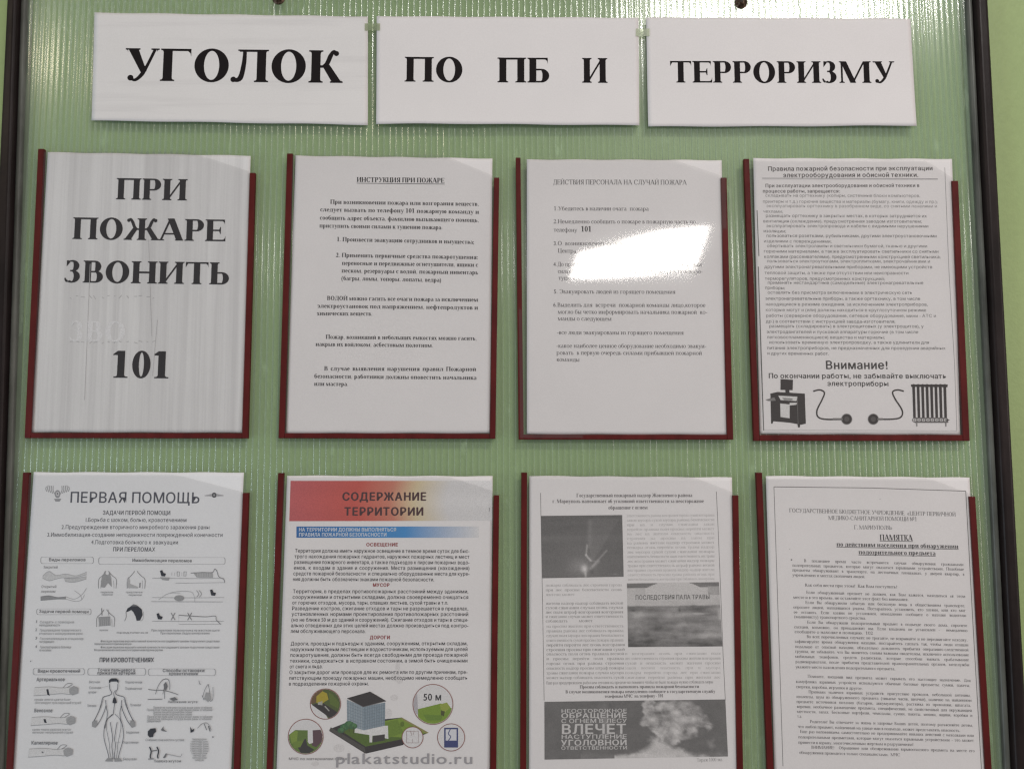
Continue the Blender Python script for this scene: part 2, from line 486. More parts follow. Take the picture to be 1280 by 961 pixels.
def lay(g, c):
    H, S_, T, k, E = g.H, g.S, g.T, g.k, g.E
    L = E + .016
    u = lambda v: v * k
    if c in 'ПНИЙЦШЩЛДЫ' or c in 'пнийцшщлды':
        c = c.upper()
    c = c.upper()
    if c == 'П':
        x2 = L + u(.46); g.stem(L, 0, H, tr=0); g.stem(x2, 0, H, tl=0); g.rect(L + S_, H - T * 1.15, x2, H); g.adv = x2 + S_ + L
    elif c == 'Н':
        x2 = L + u(.46); g.stem(L, 0, H); g.stem(x2, 0, H); g.rect(L + S_, H * .5 - T * .6, x2, H * .5 + T * .6); g.adv = x2 + S_ + L
    elif c in 'ИЙ':
        x2 = L + u(.46); g.stem(L, 0, H); g.stem(x2, 0, H)
        g.poly([(L + S_ - .004, H * .10), (L + S_ - .004, H * .10 + T * 1.9), (x2 + .004, H * .90), (x2 + .004, H * .90 - T * 1.9)][::-1]); g.adv = x2 + S_ + L
        if c == 'Й':
            m = (L + x2 + S_) / 2
            g.ring(m, H + .13, .09 * k + .02, .075, T * 1.6, T * 1.6, 180, 360, 10)
    elif c in 'ЦЩШ':
        xl = L; n_ = 2 if c == 'Ц' else 3; st = u(.46 if n_ == 2 else .40); xe = L
        for i in range(n_):
            last = i == n_ - 1
            g.stem(xl + st * i, 0, H, b=0 if i and not last else 0)
            g.serif(xl + st * i, xl + st * i + S_, 0, 1) if False else None
        xe = xl + st * (n_ - 1) + S_
        g.rect(L - E, 0, xe + (E if c != 'Ш' else E), T * 1.1)
        if c in 'ЦЩ': g.poly([(xe + E - T * 1.3, .001), (xe + E, .001), (xe + E, -.17 * (.6 + .4 * k)), (xe + E - T, -.17 * (.6 + .4 * k))])
        g.adv = xe + L + (.01 if c != 'Ш' else 0)
    elif c in 'ЛД':
        x2 = L + u(.44)
        g.stem(x2, 0, H, tl=0, b=(c == 'Л'))
        g.rect(L + u(.10), H - T, x2, H)
        if c == 'Л':
            g.curve([(L + u(.20), H - T * .5), (L + u(.185), H * .55), (L + u(.12), H * .12), (L - .01, .035)], [T * 1.5, T * 1.9, T * 2.2, T * 1.4])
            g.ball(L - .012, .052, .034 + S_ * .13)
            g.rect(L + u(.07), H - T * .62, L + u(.22), H)
        else:
            g.curve([(L + u(.17), H - T * .5), (L + u(.16), H * .55), (L + u(.07), T)], [T * 1.5, T * 1.7, T * 1.5])
            g.rect(L - .03, 0, x2 + S_ + .03, T * 1.1)
            g.rect(L - .03, -.15 * k, L - .03 + T, .001); g.rect(x2 + S_ + .03 - T, -.15 * k, x2 + S_ + .03, .001)
        g.adv = x2 + S_ + L
    elif c == 'Г':
        g.stem(L, 0, H, tr=0); xe = L + S_ + u(.36); g.rect(L + S_, H - T, xe, H); g.tick(xe + .004, H, -1); g.adv = xe + .03
    elif c == 'Т':
        m = u(.333) + .01; g.stem(m - S_ / 2, 0, H, t=0); g.rect(.025, H - T, 2 * m - .025, H)
        g.tick(2 * m - .02, H, -1)
        b = len(g.v); g.poly([(.02, H), (.029, H), (.086, H - T), (.038, H - .088), (.02, H - .16 * H / .662)][::-1]); g.adv = 2 * m
    elif c == 'Е' or c == 'Ё':
        g.stem(L, 0, H, tr=0, br=0); xe = L + S_ + u(.34)
        g.rect(L + S_, H - T, xe, H); g.tick(xe, H, -1, .15); g.rect(L + S_, 0, xe + .01, T); g.tick(xe + .03, 0, 1, .17)
        g.rect(L + S_, H * .5 - T * .5, xe - u(.11), H * .5 + T * .5)
        g.poly([(xe - u(.11), H * .34), (xe - u(.11), H * .66), (xe - u(.13), H * .66), (xe - u(.17), H * .5), (xe - u(.13), H * .34)][::-1]); g.adv = xe + .045
    elif c in 'РЬБВЯЪЫЮ':
        if c == 'Р':
            g.stem(L, 0, H, tr=0); g.bowl(L + S_ - .01, H * .44, H, u(.33) + .01, S_ * .98); g.adv = L + S_ + u(.33) + .03
        elif c in 'ЬЪЫ':
            o_ = 0
            if c == 'Ъ': o_ = u(.13); g.rect(.02, H - T, L + o_, H); g.poly([(.02, H), (.02, H - .14), (.04, H - .07), (.08, H - T)])
            g.stem(L + o_, 0, H, br=0, tl=None if c != 'Ъ' else 0); g.bowl(L + o_ + S_ - .01, 0, H * .56, u(.33) + .01, S_ * .98); g.adv = L + o_ + S_ + u(.33) + .03
            if c == 'Ы': g.stem(g.adv + .05, 0, H); g.adv += .05 + S_ + L
        elif c == 'Б':
            g.stem(L, 0, H, tr=0, br=0); g.bowl(L + S_ - .01, 0, H * .56, u(.33) + .01, S_ * .98)
            xe = L + S_ + u(.29); g.rect(L + S_, H - T, xe, H); g.tick(xe + .004, H, -1); g.adv = L + S_ + u(.33) + .03
        elif c == 'В':
            g.stem(L, 0, H, tr=0, br=0); g.bowl(L + S_ - .01, H * .50 - T * .5, H, u(.28) + .01, S_ * .95); g.bowl(L + S_ - .01, 0, H * .50 + T * .5, u(.34) + .01, S_ * .98); g.adv = L + S_ + u(.34) + .03
        elif c == 'Ю':
            g.stem(L, 0, H); cx = L + S_ + u(.13) + u(.27); g.rect(L + S_, H * .5 - T * .6, cx - u(.26), H * .5 + T * .6)
            g.ring(cx, H / 2, u(.28), H / 2 + .012); g.adv = cx + u(.28) + .035
        elif c == 'Я':
            x2 = L + u(.36); w_ = u(.33); y0, y1 = H * .44, H
            g.stem(x2, 0, H, tl=0); cy = (y0 + y1) / 2; ry = (y1 - y0) / 2; xc = x2 - w_ * .38; rx = w_ * .62
            A = [(x2 + .01, y0)]; B = [(x2 + .01, y0 + T)]
            for i in range(17):
                a = -math.pi / 2 + math.pi * i / 16
                A.append((xc - rx * math.cos(a), cy + ry * math.sin(a))); B.append((xc - max(rx - S_, .005) * math.cos(a), cy + (ry - T) * math.sin(a)))
            A.append((x2 + .01, y1)); B.append((x2 + .01, y1 - T)); g.strip(B, A)
            g.curve([(x2 - u(.04), H * .46), (x2 - u(.16), H * .30), (x2 - u(.24), H * .08), (x2 - u(.33), T * .5)], [T, S_ * .75, S_ * .8, S_ * .5]); g.adv = x2 + S_ + L
    elif c in 'ОСЭ':
        cx = u(.365) + .012; rx = u(.335); cy = H / 2; ry = H / 2 + .014
        if c == 'О': g.ring(cx, cy, rx, ry, S_ * 1.05, T * 1.05, 0, 360, 40)
        elif c == 'С':
            g.ring(cx, cy, rx, ry, S_ * 1.05, T * 1.1, 42, 322, 30)
            xe = cx + rx * .80; g.rect(xe - T * .4, H * .66, xe + T * .4, H + .005)
            g.poly([(cx + rx * .44, cy + ry * .90), (cx + rx * .44, cy + ry * .80), (xe, H * .66), (xe, H * .90)])
        else:
            g.ring(cx - u(.04), cy, rx, ry, S_ * 1.05, T * 1.1, -140, 140, 30); g.rect(cx - u(.15), cy - T * .5, cx + rx - S_, cy + T * .5)
            xe = cx - rx * .93; g.rect(xe, H * .66, xe + T * .7, H)
        g.adv = 2 * cx - (u(.05) if c != 'О' else 0)
    elif c == 'А':
        m = u(.35); g.diag(.085, T * .5, m - u(.0), H + .01, T * 1.35); g.diag(u(.70) - S_ * .42, T * .5, m + S_ * .06, H + .01, S_ * 1.12)
        g.poly([(m - T * .7, H + .012), (m + S_ * .62, H + .012), (m + S_ * .4, H - .08), (m - T, H - .08)])
        g.rect(m - u(.19), H * .31 - T * .5, m + u(.20), H * .31 + T * .5)
        g.serif(.07, .07 + T, 0, 1, .06, .06); g.serif(u(.70) - S_ * .95, u(.70) + .005, 0, 1, .035, .035); g.adv = u(.70) + .06
    elif c == 'М':
        x2 = L + u(.74) - S_ * .25; g.stem(L, 0, H, w=T * 1.25, tr=0); g.stem(x2, 0, H, tl=0)
        m = (L + x2) / 2 + S_ * .12; g.diag(L + S_ * .45, H, m, 0, S_ * 1.0); g.diag(m - S_ * .08, 0.0, x2 + T * .4, H, T * 1.3)
        g.poly([(L, H), (L, H - T * .7), (L + S_ * .9, H - T * .7), (L + S_ * .9, H)]); g.adv = x2 + S_ + L
    elif c in 'КЖ':
        o_ = u(.30) if c == 'Ж' else 0
        x0 = L + o_; g.stem(x0, 0, H)
        for sg in ((1, -1) if c == 'Ж' else (1,)):
            xb_ = x0 + S_ if sg > 0 else x0
            X = lambda v: xb_ + sg * u(v)
            g.rect(min(X(-.005), X(.07)), H * .5 - T * .55, max(X(-.005), X(.07)), H * .5 + T * .55)
            g.curve([(X(.05), H * .5), (X(.13), H * .60), (X(.19), H * .82), (X(.25), H * .965), (X(.30), H * .93)], [T * 1.1, T * 1.9, T * 1.9, T * 1.3, T])
            g.ball(X(.305), H * .905, .030 + S_ * .13)
            xm, xf = X(.12) + sg * 0, X(.315)
            g.poly([(xm - S_ * .50, H * .53), (xm + S_ * .30, H * .56), (xf + S_ * .52, T * .5), (xf - S_ * .52, T * .5)] if sg > 0 else [(xm + S_ * .50, H * .53), (xm - S_ * .30, H * .56), (xf - S_ * .52, T * .5), (xf + S_ * .52, T * .5)])
            g.serif(xf - S_ * .5, xf + S_ * .5, 0, 1, .035, .035)
        g.adv = x0 + S_ + u(.30) + .10 + (0 if c == 'К' else 0)
        if c == 'Ж': g.v = [(a + .07, b_) for a, b_ in g.v]; g.adv += .07
    elif c == 'У':
        m = u(.36); g.poly([(u(.09), H), (u(.09) + S_ * 1.12, H), (m + S_ * .62, H * .30), (m + S_ * .06, H * .22)])
        g.curve([(u(.62), H - T * .4), (m + u(.12), H * .48), (m + u(.02), H * .20), (m - u(.10), T * .4), (m - u(.2), T * .9)], [T * 1.2, T * 1.3, T * 1.7, T * 1.3, T])
        g.ball(m - u(.2), H * .09, .033 + S_ * .15); g.serif(u(.09), u(.09) + S_ * 1.1, H, -1, .045, .045); g.serif(u(.61), u(.61) + T, H, -1, .065, .05); g.adv = u(.72)
    elif c == 'Х':
        g.diag(u(.15), H, u(.55), 0, S_ * 1.15); g.diag(u(.54), H, u(.13), 0, T * 1.3)
        g.serif(u(.15) - S_ * .5, u(.15) + S_ * .5, H, -1, .035, .035); g.serif(u(.55) - S_ * .5, u(.55) + S_ * .5, 0, 1, .035, .035)
        g.serif(u(.54) - T, u(.54) + T, H, -1); g.serif(u(.13) - T, u(.13) + T, 0, 1); g.adv = u(.70)
    elif c == 'З':
        cx = u(.235)
        g.ring(cx, H * .755, u(.195), H * .26, S_ * .92, T, -92, 118, 18); g.ring(cx - .01, H * .275, u(.235), H * .29, S_ * 1.0, T, -128, 88, 20)
        g.rect(cx - u(.06), H * .50, cx + .01, H * .50 + T * .95)
        g.poly([(u(.07), H), (u(.07) + T, H), (u(.19), H * .965), (u(.12), H * .90), (u(.07), H * .72)][::-1])
        g.curve([(cx - u(.13), H * .05), (u(.07), H * .09), (u(.035), H * .20)], [T * 1.6, T * 1.3, T * .8]); g.adv = u(.51) + .02
    elif c == 'Ч':
        x2 = L + u(.42); g.stem(x2, 0, H); g.stem(L, H * .62, H, b=0)
        g.curve([(L + S_ * .5, H * .64), (L + S_ * .75, H * .47), (L + u(.24), H * .42), (x2 + .01, H * .50)], [S_, S_ * .8, T * 1.6, T]); g.adv = x2 + S_ + L
    elif c == 'Ф':
        cx = u(.40); g.ring(cx - S_ * .1, H * .5, u(.36), H * .33, S_ * .95, T, 0, 360, 30); g.stem(cx - S_ / 2, -.0, H); g.adv = u(.80)


def digit(g, c):
    H, S_, T = .676, g.S, g.T
    if c == '0': g.ring(.25, H / 2, .225, H / 2 + .01, S_ * .92, T, 0, 360, 32)
    elif c == '1':
        g.rect(.25 - S_ / 2, 0, .25 + S_ / 2, H); g.serif(.25 - S_ / 2, .25 + S_ / 2, 0, 1, .085, .085)
        g.poly([(.25 - S_ / 2, H), (.25 - S_ / 2, H - .11), (.25 - S_ / 2 - .07, H - .105), (.25 - S_ / 2 - .11, H - .115), (.25 - S_ / 2 - .11, H - .085)])
    elif c == '2':
        g.ring(.24, H * .72, .18, H * .28, S_ * .95, T * 1.1, -30, 165, 16); g.curve([(.36, H * .62), (.26, H * .36), (.05, T)], [S_ * .9, S_ * .5, T])
        g.poly([(.03, 0), (.42, 0), (.47, H * .22), (.44, H * .22), (.40, S_ * .75), (.05, S_ * .6)])
    else: return False
    g.adv = .5
    return True


GC = {}


def inter_glyph(ch):
    """outline of Blender's own sans face; overlapping contours are filled one by one"""
    c = bpy.data.curves.new('t', 'FONT'); c.body = ch; c.resolution_u = 3; c.fill_mode = 'NONE'
    o = bpy.data.objects.new('t', c); COL.objects.link(o); bpy.context.view_layer.update()
    dg = bpy.context.evaluated_depsgraph_get(); me = bpy.data.meshes.new_from_object(o.evaluated_get(dg))
    co = [(p.co.x, p.co.y) for p in me.vertices]; nb = {}
    for e in me.edges:
        a, b = e.vertices; nb.setdefault(a, []).append(b); nb.setdefault(b, []).append(a)
    bpy.data.objects.remove(o); bpy.data.curves.remove(c); bpy.data.meshes.remove(me)
    loops = []; seen = set()
    for st_ in sorted(nb):
        if st_ in seen: continue
        lp = [st_]; seen.add(st_); cur = st_
        while True:
            nx = [q for q in nb[cur] if q not in seen]
            if not nx: break
            cur = nx[0] if len(lp) > 1 or st_ + 1 not in nx else st_ + 1
            lp.append(cur); seen.add(cur)
        if len(lp) > 2: loops.append([co[i] for i in lp])
    if not loops: return np.zeros((0, 3)), np.zeros((0, 3), int), .28
    area_ = lambda L_: sum(L_[i - 1][0] * L_[i][1] - L_[i][0] * L_[i - 1][1] for i in range(len(L_))) / 2
    def inside(p, L_):
        r_ = False
        for i in range(len(L_)):
            (x0, y0), (x1, y1) = L_[i - 1], L_[i]
            if (y0 > p[1]) != (y1 > p[1]) and p[0] < (x1 - x0) * (p[1] - y0) / (y1 - y0) + x0: r_ = not r_
        return r_
    ar = [area_(L_) for L_ in loops]; sg = 1 if ar[max(range(len(ar)), key=lambda i: abs(ar[i]))] > 0 else -1
    V_ = []; F_ = []; k = 0
    pos = [i for i in range(len(loops)) if ar[i] * sg > 0]
    holes = [i for i in range(len(loops)) if ar[i] * sg <= 0 and any(all(inside(p, loops[j]) for p in loops[i]) for j in pos)]
    outs = [i for i in range(len(loops)) if i not in holes]
    for i in outs:
        grp = [loops[i]] + [loops[h] for h in holes if inside(loops[h][0], loops[i])]
        flat_ = [p for L_ in grp for p in L_]
        t = tessellate_polygon([[Vector((p[0], p[1], 0)) for p in L_] for L_ in grp])
        b0 = len(V_); V_ += [(p[0], p[1], k * .15) for p in flat_]; F_ += [tuple(b0 + q for q in f) for f in t]; k += 1
    V_ = np.array(V_); return V_, np.array(F_, int).reshape(-1, 3), V_[:, 0].max() + .065


def glyph(ch, face):
    """-> verts, tris, advance, in units of cap height"""
    key = (ch, face)
    if key in GC: return GC[key]
    if ch == ' ':
        GC[key] = (np.zeros((0, 3)), np.zeros((0, 3), int), .38 if face[0] == 's' else .36); return GC[key]
    if face[0] == 's':
        bold = face == 'sb'
        low = ch.islower()
        g = G(.455 if low else .662, (.178 if bold else .105) * (.92 if low else 1), .047 if bold else .036, (.70 if low else 1.0) * (1.0 if bold else .95))
        ok = True
        if ch in 'арсуеобфрх' or ch in 'уф':
            X = .455; S_, T = g.S, g.T
            if ch == 'а':
                g.stem(.30, 0, X * .80, b=0, t=0); g.ring(.225, X * .80, .15 if bold else .13, X * .22, S_, T * 1.1, 0, 165, 12)
                g.ring(.20, X * .27, .17, X * .29, S_ * .9, T, 60, 300, 16); g.curve([(.37, .1), (.40, .02), (.47, .05)], [S_ * .6, T * 1.4, T]); g.adv = .5
            elif ch == 'о': g.ring(.25, X / 2, .225, X / 2 + .012, S_ * .95, T, 0, 360, 22); g.adv = .5
            elif ch == 'с': g.ring(.25, X / 2, .22, X / 2 + .012, S_, T * 1.2, 48, 318, 16); g.ball(.37, X * .80, .045); g.adv = .45
            elif ch == 'е': g.ring(.24, X / 2, .215, X / 2 + .012, S_, T * 1.2, 5, 318, 18); g.rect(.09, X * .5, .45, X * .5 + T); g.adv = .46
            elif ch == 'р': g.stem(.05, -.2, X, tr=0); g.ring(.29, X / 2, .20, X / 2 + .012, S_ * .95, T, -150, 150, 18); g.adv = .54
            elif ch == 'х': lay(g, 'х')
            elif ch == 'у':
                g.poly([(.06, X), (.06 + S_ * 1.1, X), (.30, .0), (.24, -.01)]); g.curve([(.45, X), (.30, .06), (.20, -.16), (.08, -.17)], [T * 1.2, T * 1.3, T * 1.3, T])
                g.ball(.08, -.155, .045); g.serif(.06, .06 + S_, X, -1, .04, .03); g.serif(.44, .47, X, -1, .05, .04); g.adv = .5
            elif ch == 'б': g.ring(.25, .22, .22, .235, S_ * .95, T, 0, 360, 20); g.curve([(.06, .25), (.09, .50), (.25, .60), (.42, .66)], [S_ * .8, S_ * .7, S_ * .5, T]); g.adv = .51
            elif ch == 'ф': g.ring(.21, X / 2, .19, X / 2, S_ * .9, T, 20, 340, 14); g.ring(.49, X / 2, .19, X / 2, S_ * .9, T, -160, 160, 14); g.stem(.35 - S_ / 2, -.2, .66, t=0); g.adv = .70
        elif ch.isdigit(): ok = digit(g, ch)
        elif 'А' <= ch.upper() <= 'Я': lay(g, ch)
        elif ch == '.': g.ball(.12, .05, .05); g.adv = .25
        elif ch == ',': g.ball(.12, .05, .05); g.curve([(.14, .04), (.13, -.07), (.07, -.11)], [.05, .03, .01]); g.adv = .25
        elif ch == '-': g.rect(.03, .19, .30, .19 + .05); g.adv = .33
        else: ok = False
        if ok and g.v:
            v = np.column_stack([np.array(g.v) / .662, g.z]); f = np.array(g.f, int)
            GC[key] = (v, f, g.adv / .662); return GC[key]
    bold = {'i': 0.0, 'im': .014, 'ib': .027, 'ik': .048, 's': 0.0, 'sb': .02}[face]
    v, f, adv = inter_glyph(ch)
    # heavier weights: the same outline struck again a hair to the side and up
    sh = [(0, 0)] if bold == 0 else [(-bold, 0), (bold, 0)] + ([(0, bold * .55), (0, -bold * .55)] if bold > .012 else [])
    V2 = [v + np.array([o_[0], o_[1], i * .5]) for i, o_ in enumerate(sh)]
    F2 = [f + i * len(v) for i in range(len(sh))]
    v = np.concatenate(V2); f = np.concatenate(F2); v[:, :2] /= .727
    GC[key] = (v, f, (adv + bold * 1.6) / .727)
    return GC[key]


# ------------------------------------------------------------------ sheets and what is printed on them
class Print:
    def __init__(s): s.P = []; s.F = []; s.C = []; s.L = []; s.n = 0; s.layer = 0

    def add(s, pts, tris, col, bump_layer=True):
        pts = np.asarray(pts, float).reshape(-1, 2); m = len(pts)
        if m == 0: return
        if bump_layer and m < 400 and np.ndim(col) == 1:   # large shapes are cut up so that they follow the paper
            P_ = [tuple(p) for p in pts]; todo = [tuple(t) for t in np.asarray(tris, int).reshape(-1, 3)]; done = []; mid = {}
            while todo:
                t = todo.pop(); L_ = [math.dist(P_[t[i]], P_[t[(i + 1) % 3]]) for i in range(3)]; i = L_.index(max(L_))
                if L_[i] < 9: done.append(t); continue
                a, b, c = t[i], t[(i + 1) % 3], t[(i + 2) % 3]; k = (min(a, b), max(a, b))
                if k not in mid: mid[k] = len(P_); P_.append(((P_[a][0] + P_[b][0]) / 2, (P_[a][1] + P_[b][1]) / 2))
                todo += [(a, mid[k], c), (mid[k], b, c)]
            pts = np.array(P_); tris = done; m = len(pts)
        s.P.append(pts); s.F.append(np.asarray(tris, int).reshape(-1, 3) + s.n)
        c = np.asarray(col, float); s.C.append(np.tile(c, (m, 1)) if c.ndim == 1 else c)
        s.L.append(np.full(m, s.layer)); s.n += m
        if bump_layer: s.layer += 1

    def text(s, txt, x0, x1, y0, h, face='s', y1=None, col=(.035, .033, .036), align='j', cond=1.0, slant=0.0):
        """one line of type from x0 to x1 on a baseline y0..y1, cap height h, all in photograph pixels"""
        y1 = y0 if y1 is None else y1
        gl = [glyph(c, face) for c in txt]
        w_ = [g_[2] * h * cond for g_ in gl]; sp = txt.count(' ')
        nat = sum(w_); W_ = x1 - x0; k = 1.0; ex = 0.0; xs0 = x0
        if align == 'f': k = W_ / nat
        elif align == 'j':
            k = min(1.0, W_ / nat) if nat > W_ or sp == 0 else min(1.08, W_ / nat)
            if sp: ex = max(0.0, (W_ - nat * k) / sp)
            if sp and ex > h * 6: ex = 0
        elif align == 'c':
            k = min(1.0, W_ / nat); xs0 = x0 + (W_ - nat * k) / 2
        else: k = min(1.0, W_ / nat)
        sl = (y1 - y0) / max(1e-6, (x1 - x0)); x = 0.0
        V_ = []; F_ = []; m = 0
        for c, g_, wd in zip(txt, gl, w_):
            v, f, a = g_
            if len(v):
                X = xs0 + x + v[:, 0] * h * cond * k; Y = v[:, 1] * h
                up = (650 - X) / 10500.0 + slant
                V_.append(np.stack([X + Y * up, y0 + (X - x0) * sl - Y, v[:, 2]], -1)); F_.append(f + m); m += len(v)
            x += wd * k + (ex if c == ' ' else 0)
        if V_:
            V_ = np.concatenate(V_); s.add(V_[:, :2], np.concatenate(F_), col, False); s.L[-1] = s.L[-1] + V_[:, 2]

    def lines(s, rows, x0, x1, y, dy, h, face='s', col=(.035, .033, .036), sl=0.0, dx=0.0, cond=1.0, align='j', fade=0.0):
        """rows; a leading tab indents, a trailing | leaves the row ragged"""
        for i, r_ in enumerate(rows):
            yy = y + dy * i
            if not r_: continue
            a = align; xx = x0 + dx * i; xe = x1 + dx * i * .4
            while r_.startswith('\t'): r_ = r_[1:]; xx += 20
            if r_.endswith('|'): r_ = r_[:-1]; a = 'l'
            s.layer += 0
            cc = np.array(col)
            if fade: cc = np.minimum(1, cc + fade * random.random())
            s.text(r_, xx, xe, yy + (xx - x0) * sl, h, face, yy + (xe - x0) * sl, tuple(cc), a, cond)

    def poly(s, pts, col):
        t = tessellate_polygon([[Vector((p[0], p[1], 0)) for p in pts]])
        s.add(pts, list(t), col)

    def line(s, pts, wd, col=(.06, .06, .065)):
        P = [np.array(p, float) for p in pts]; A = []; B = []
        for i in range(len(P)):
            d = P[min(i + 1, len(P) - 1)] - P[max(i - 1, 0)]; d /= (np.linalg.norm(d) + 1e-9); e = np.array([-d[1], d[0]])
            w_ = wd[i] if isinstance(wd, (list, tuple)) else wd
            A.append(P[i] + e * w_ / 2); B.append(P[i] - e * w_ / 2)
        m = len(P); f = []
        for i in range(m - 1): f += [(i, i + 1, m + i + 1), (i, m + i + 1, m + i)]
        s.add(A + B, f, col)

    def smooth(s, pts, wd, col=(.06, .06, .065), n=5):
        P = [np.array(p, float) for p in pts]; Q = []
        for i in range(len(P) - 1):
            p0 = P[max(i - 1, 0)]; p1 = P[i]; p2 = P[i + 1]; p3 = P[min(i + 2, len(P) - 1)]
            for j in range(n + (1 if i == len(P) - 2 else 0)):
                t = j / n
                Q.append(.5 * ((2 * p1) + (p2 - p0) * t + (2 * p0 - 5 * p1 + 4 * p2 - p3) * t * t + (3 * p1 - p0 - 3 * p2 + p3) * t ** 3))
        s.line(Q, wd, col)

    def disc(s, cx, cy, r, col, ry=None, n=32, a0=0, a1=360):
        ry = r if ry is None else ry
        pts = [(cx + r * math.cos(R(a0 + (a1 - a0) * i / n)), cy + ry * math.sin(R(a0 + (a1 - a0) * i / n))) for i in range(n)]
        s.add(pts, [(0, i, i + 1) for i in range(1, n - 1)], col)

    def ring(s, cx, cy, r, wd, col, n=40):
        s.line([(cx + r * math.cos(2 * math.pi * i / n), cy + r * math.sin(2 * math.pi * i / n)) for i in range(n + 1)], wd, col)


def vnoise(x, y, seed):
    r_ = np.random.default_rng(seed).random((64, 64))
    xi = np.floor(x).astype(int); yi = np.floor(y).astype(int); fx = x - xi; fy = y - yi
    fx = fx * fx * (3 - 2 * fx); fy = fy * fy * (3 - 2 * fy)
    g_ = lambda a, b: r_[a % 64, b % 64]
    return (g_(xi, yi) * (1 - fx) + g_(xi + 1, yi) * fx) * (1 - fy) + (g_(xi, yi + 1) * (1 - fx) + g_(xi + 1, yi + 1) * fx) * fy


def fbm(x, y, seed, o=5):
    s_ = 0; a = .5; t = 0
    for i in range(o):
        s_ = s_ + a * vnoise(x * 2 ** i, y * 2 ** i, seed + i); t += a; a *= .55
    return s_ / t


def picture(pr, quad, nu, nv, fn):
    """a printed picture: a fine grid whose colour is fn(u, v)"""
    q = [np.array(p, float) for p in quad]
    u, v = np.meshgrid(np.linspace(0, 1, nu), np.linspace(0, 1, nv)); u = u.ravel(); v = v.ravel()
    P = (q[0][None] * ((1 - u) * (1 - v))[:, None] + q[1][None] * (u * (1 - v))[:, None] + q[2][None] * (u * v)[:, None] + q[3][None] * ((1 - u) * v)[:, None])
    f = []
    for j in range(nv - 1):
        for i in range(nu - 1):
            a = j * nu + i; f += [(a, a + 1, a + nu + 1), (a, a + nu + 1, a + nu)]
    c = np.asarray(fn(u, v), float)
    if c.ndim == 1: c = np.stack([c, c * .97, c * .97], -1)
    pr.add(P, f, c)


def st(quad, px, py):
    """page coordinates of a pixel inside the page's quad"""
    tl, tr, br, bl = [np.array(p, float) for p in quad]
    t = (py - tl[1]) / (bl[1] - tl[1]); s_ = (px - tl[0]) / (tr[0] - tl[0])
    for _ in range(3):
        L_ = tl[0] + (bl[0] - tl[0]) * t; R_ = tr[0] + (br[0] - tr[0]) * t; s_ = (px - L_) / (R_ - L_)
        T_ = tl[1] + (tr[1] - tl[1]) * s_; B_ = bl[1] + (br[1] - bl[1]) * s_; t = (py - T_) / (B_ - T_)
    return s_, t


def sheet(label, quad, mat, depth, curl, pr, group, nu=60, nv=80, cat='paper sheet'):
    """a paper sheet with its print; quad in photograph pixels TL TR BR BL"""
    base = at((quad[2][0] + quad[3][0]) / 2, (quad[2][1] + quad[3][1]) / 2, depth)
    root = empty('paper_sheet', label, cat, tuple(float(v) for v in base), group)
    q = [np.array(p, float) for p in quad]
    u, v = np.meshgrid(np.linspace(0, 1, nu), np.linspace(0, 1, nv)); u = u.ravel(); v = v.ravel()
    P = (q[0][None] * ((1 - u) * (1 - v))[:, None] + q[1][None] * (u * (1 - v))[:, None] + q[2][None] * (u * v)[:, None] + q[3][None] * ((1 - u) * v)[:, None])
    jit = .35
    P[:, 1] += np.where(v == 0, jit * np.sin(u * 23 + q[0][0]), 0) + np.where(v == 1, jit * np.sin(u * 17 + q[0][1]), 0)
    Wp = at(P[:, 0], P[:, 1], depth); Wp[:, 1] -= curl(u, v)
    Wb = Wp.copy(); Wb[:, 1] += .00011
    V_ = np.concatenate([Wp, Wb]); m = nu * nv; F_ = []
    for j in range(nv - 1):
        for i in range(nu - 1):
            a = j * nu + i; F_.append((a + nu, a + nu + 1, a + 1, a)); F_.append((m + a, m + a + 1, m + a + nu + 1, m + a + nu))
    rim = [i for i in range(nu)] + [j * nu + nu - 1 for j in range(1, nv)] + [(nv - 1) * nu + i for i in range(nu - 2, -1, -1)] + [j * nu for j in range(nv - 2, 0, -1)]
    for i in range(len(rim)):
        a, b = rim[i], rim[(i + 1) % len(rim)]; F_.append((a, b, m + b, m + a))
    mesh('paper', V_, F_, mat, root, True)
    me = root.children[0].data
    fl = np.ones(len(me.polygons), bool); fl[-len(rim):] = False; me.polygons.foreach_set('use_smooth', fl)
    for pr in (pr if isinstance(pr, list) else [pr]):
        P = np.concatenate(pr.P); F2 = np.concatenate(pr.F); C2 = np.concatenate(pr.C); L2 = np.concatenate(pr.L)
        s_, t_ = st(quad, P[:, 0], P[:, 1])
        Wq = at(P[:, 0], P[:, 1], depth)
        Wq[:, 1] -= curl(np.clip(s_, 0, 1), np.clip(t_, 0, 1)) + .00007 + L2 * 4e-6
        mesh('printed_word' if cat == 'headline sheet' else 'printed_text', Wq, F2.tolist(), M_INK, root, False, C2)
    return root


INK = (.018, .016, .02)
GT = 'headline sheets along the top of the board'
GS = 'printed sheets in the clear sleeves'
GH = 'clear document sleeves with dark red edging'


def headline(label, quad, words, lift):
    pr = []
    for w_, x0, x1, y0, y1, h in words:
        p_ = Print(); p_.text(w_, x0, x1, y0, h, 'sb', y1, (.014, .011, .012), 'f'); pr.append(p_)
    def curl(u, v): return .0006 + lift * np.clip(v - .55, 0, 1) ** 2 * (1.2 + .8 * np.sin(u * 5 + quad[0][0])) + .0003 * np.sin(u * 9) * v
    sheet(label, quad, M_PAPER_H if words[0][0] == 'УГОЛОК' else M_PAPER, -.0012, curl, pr, GT, 60, 30, 'headline sheet')


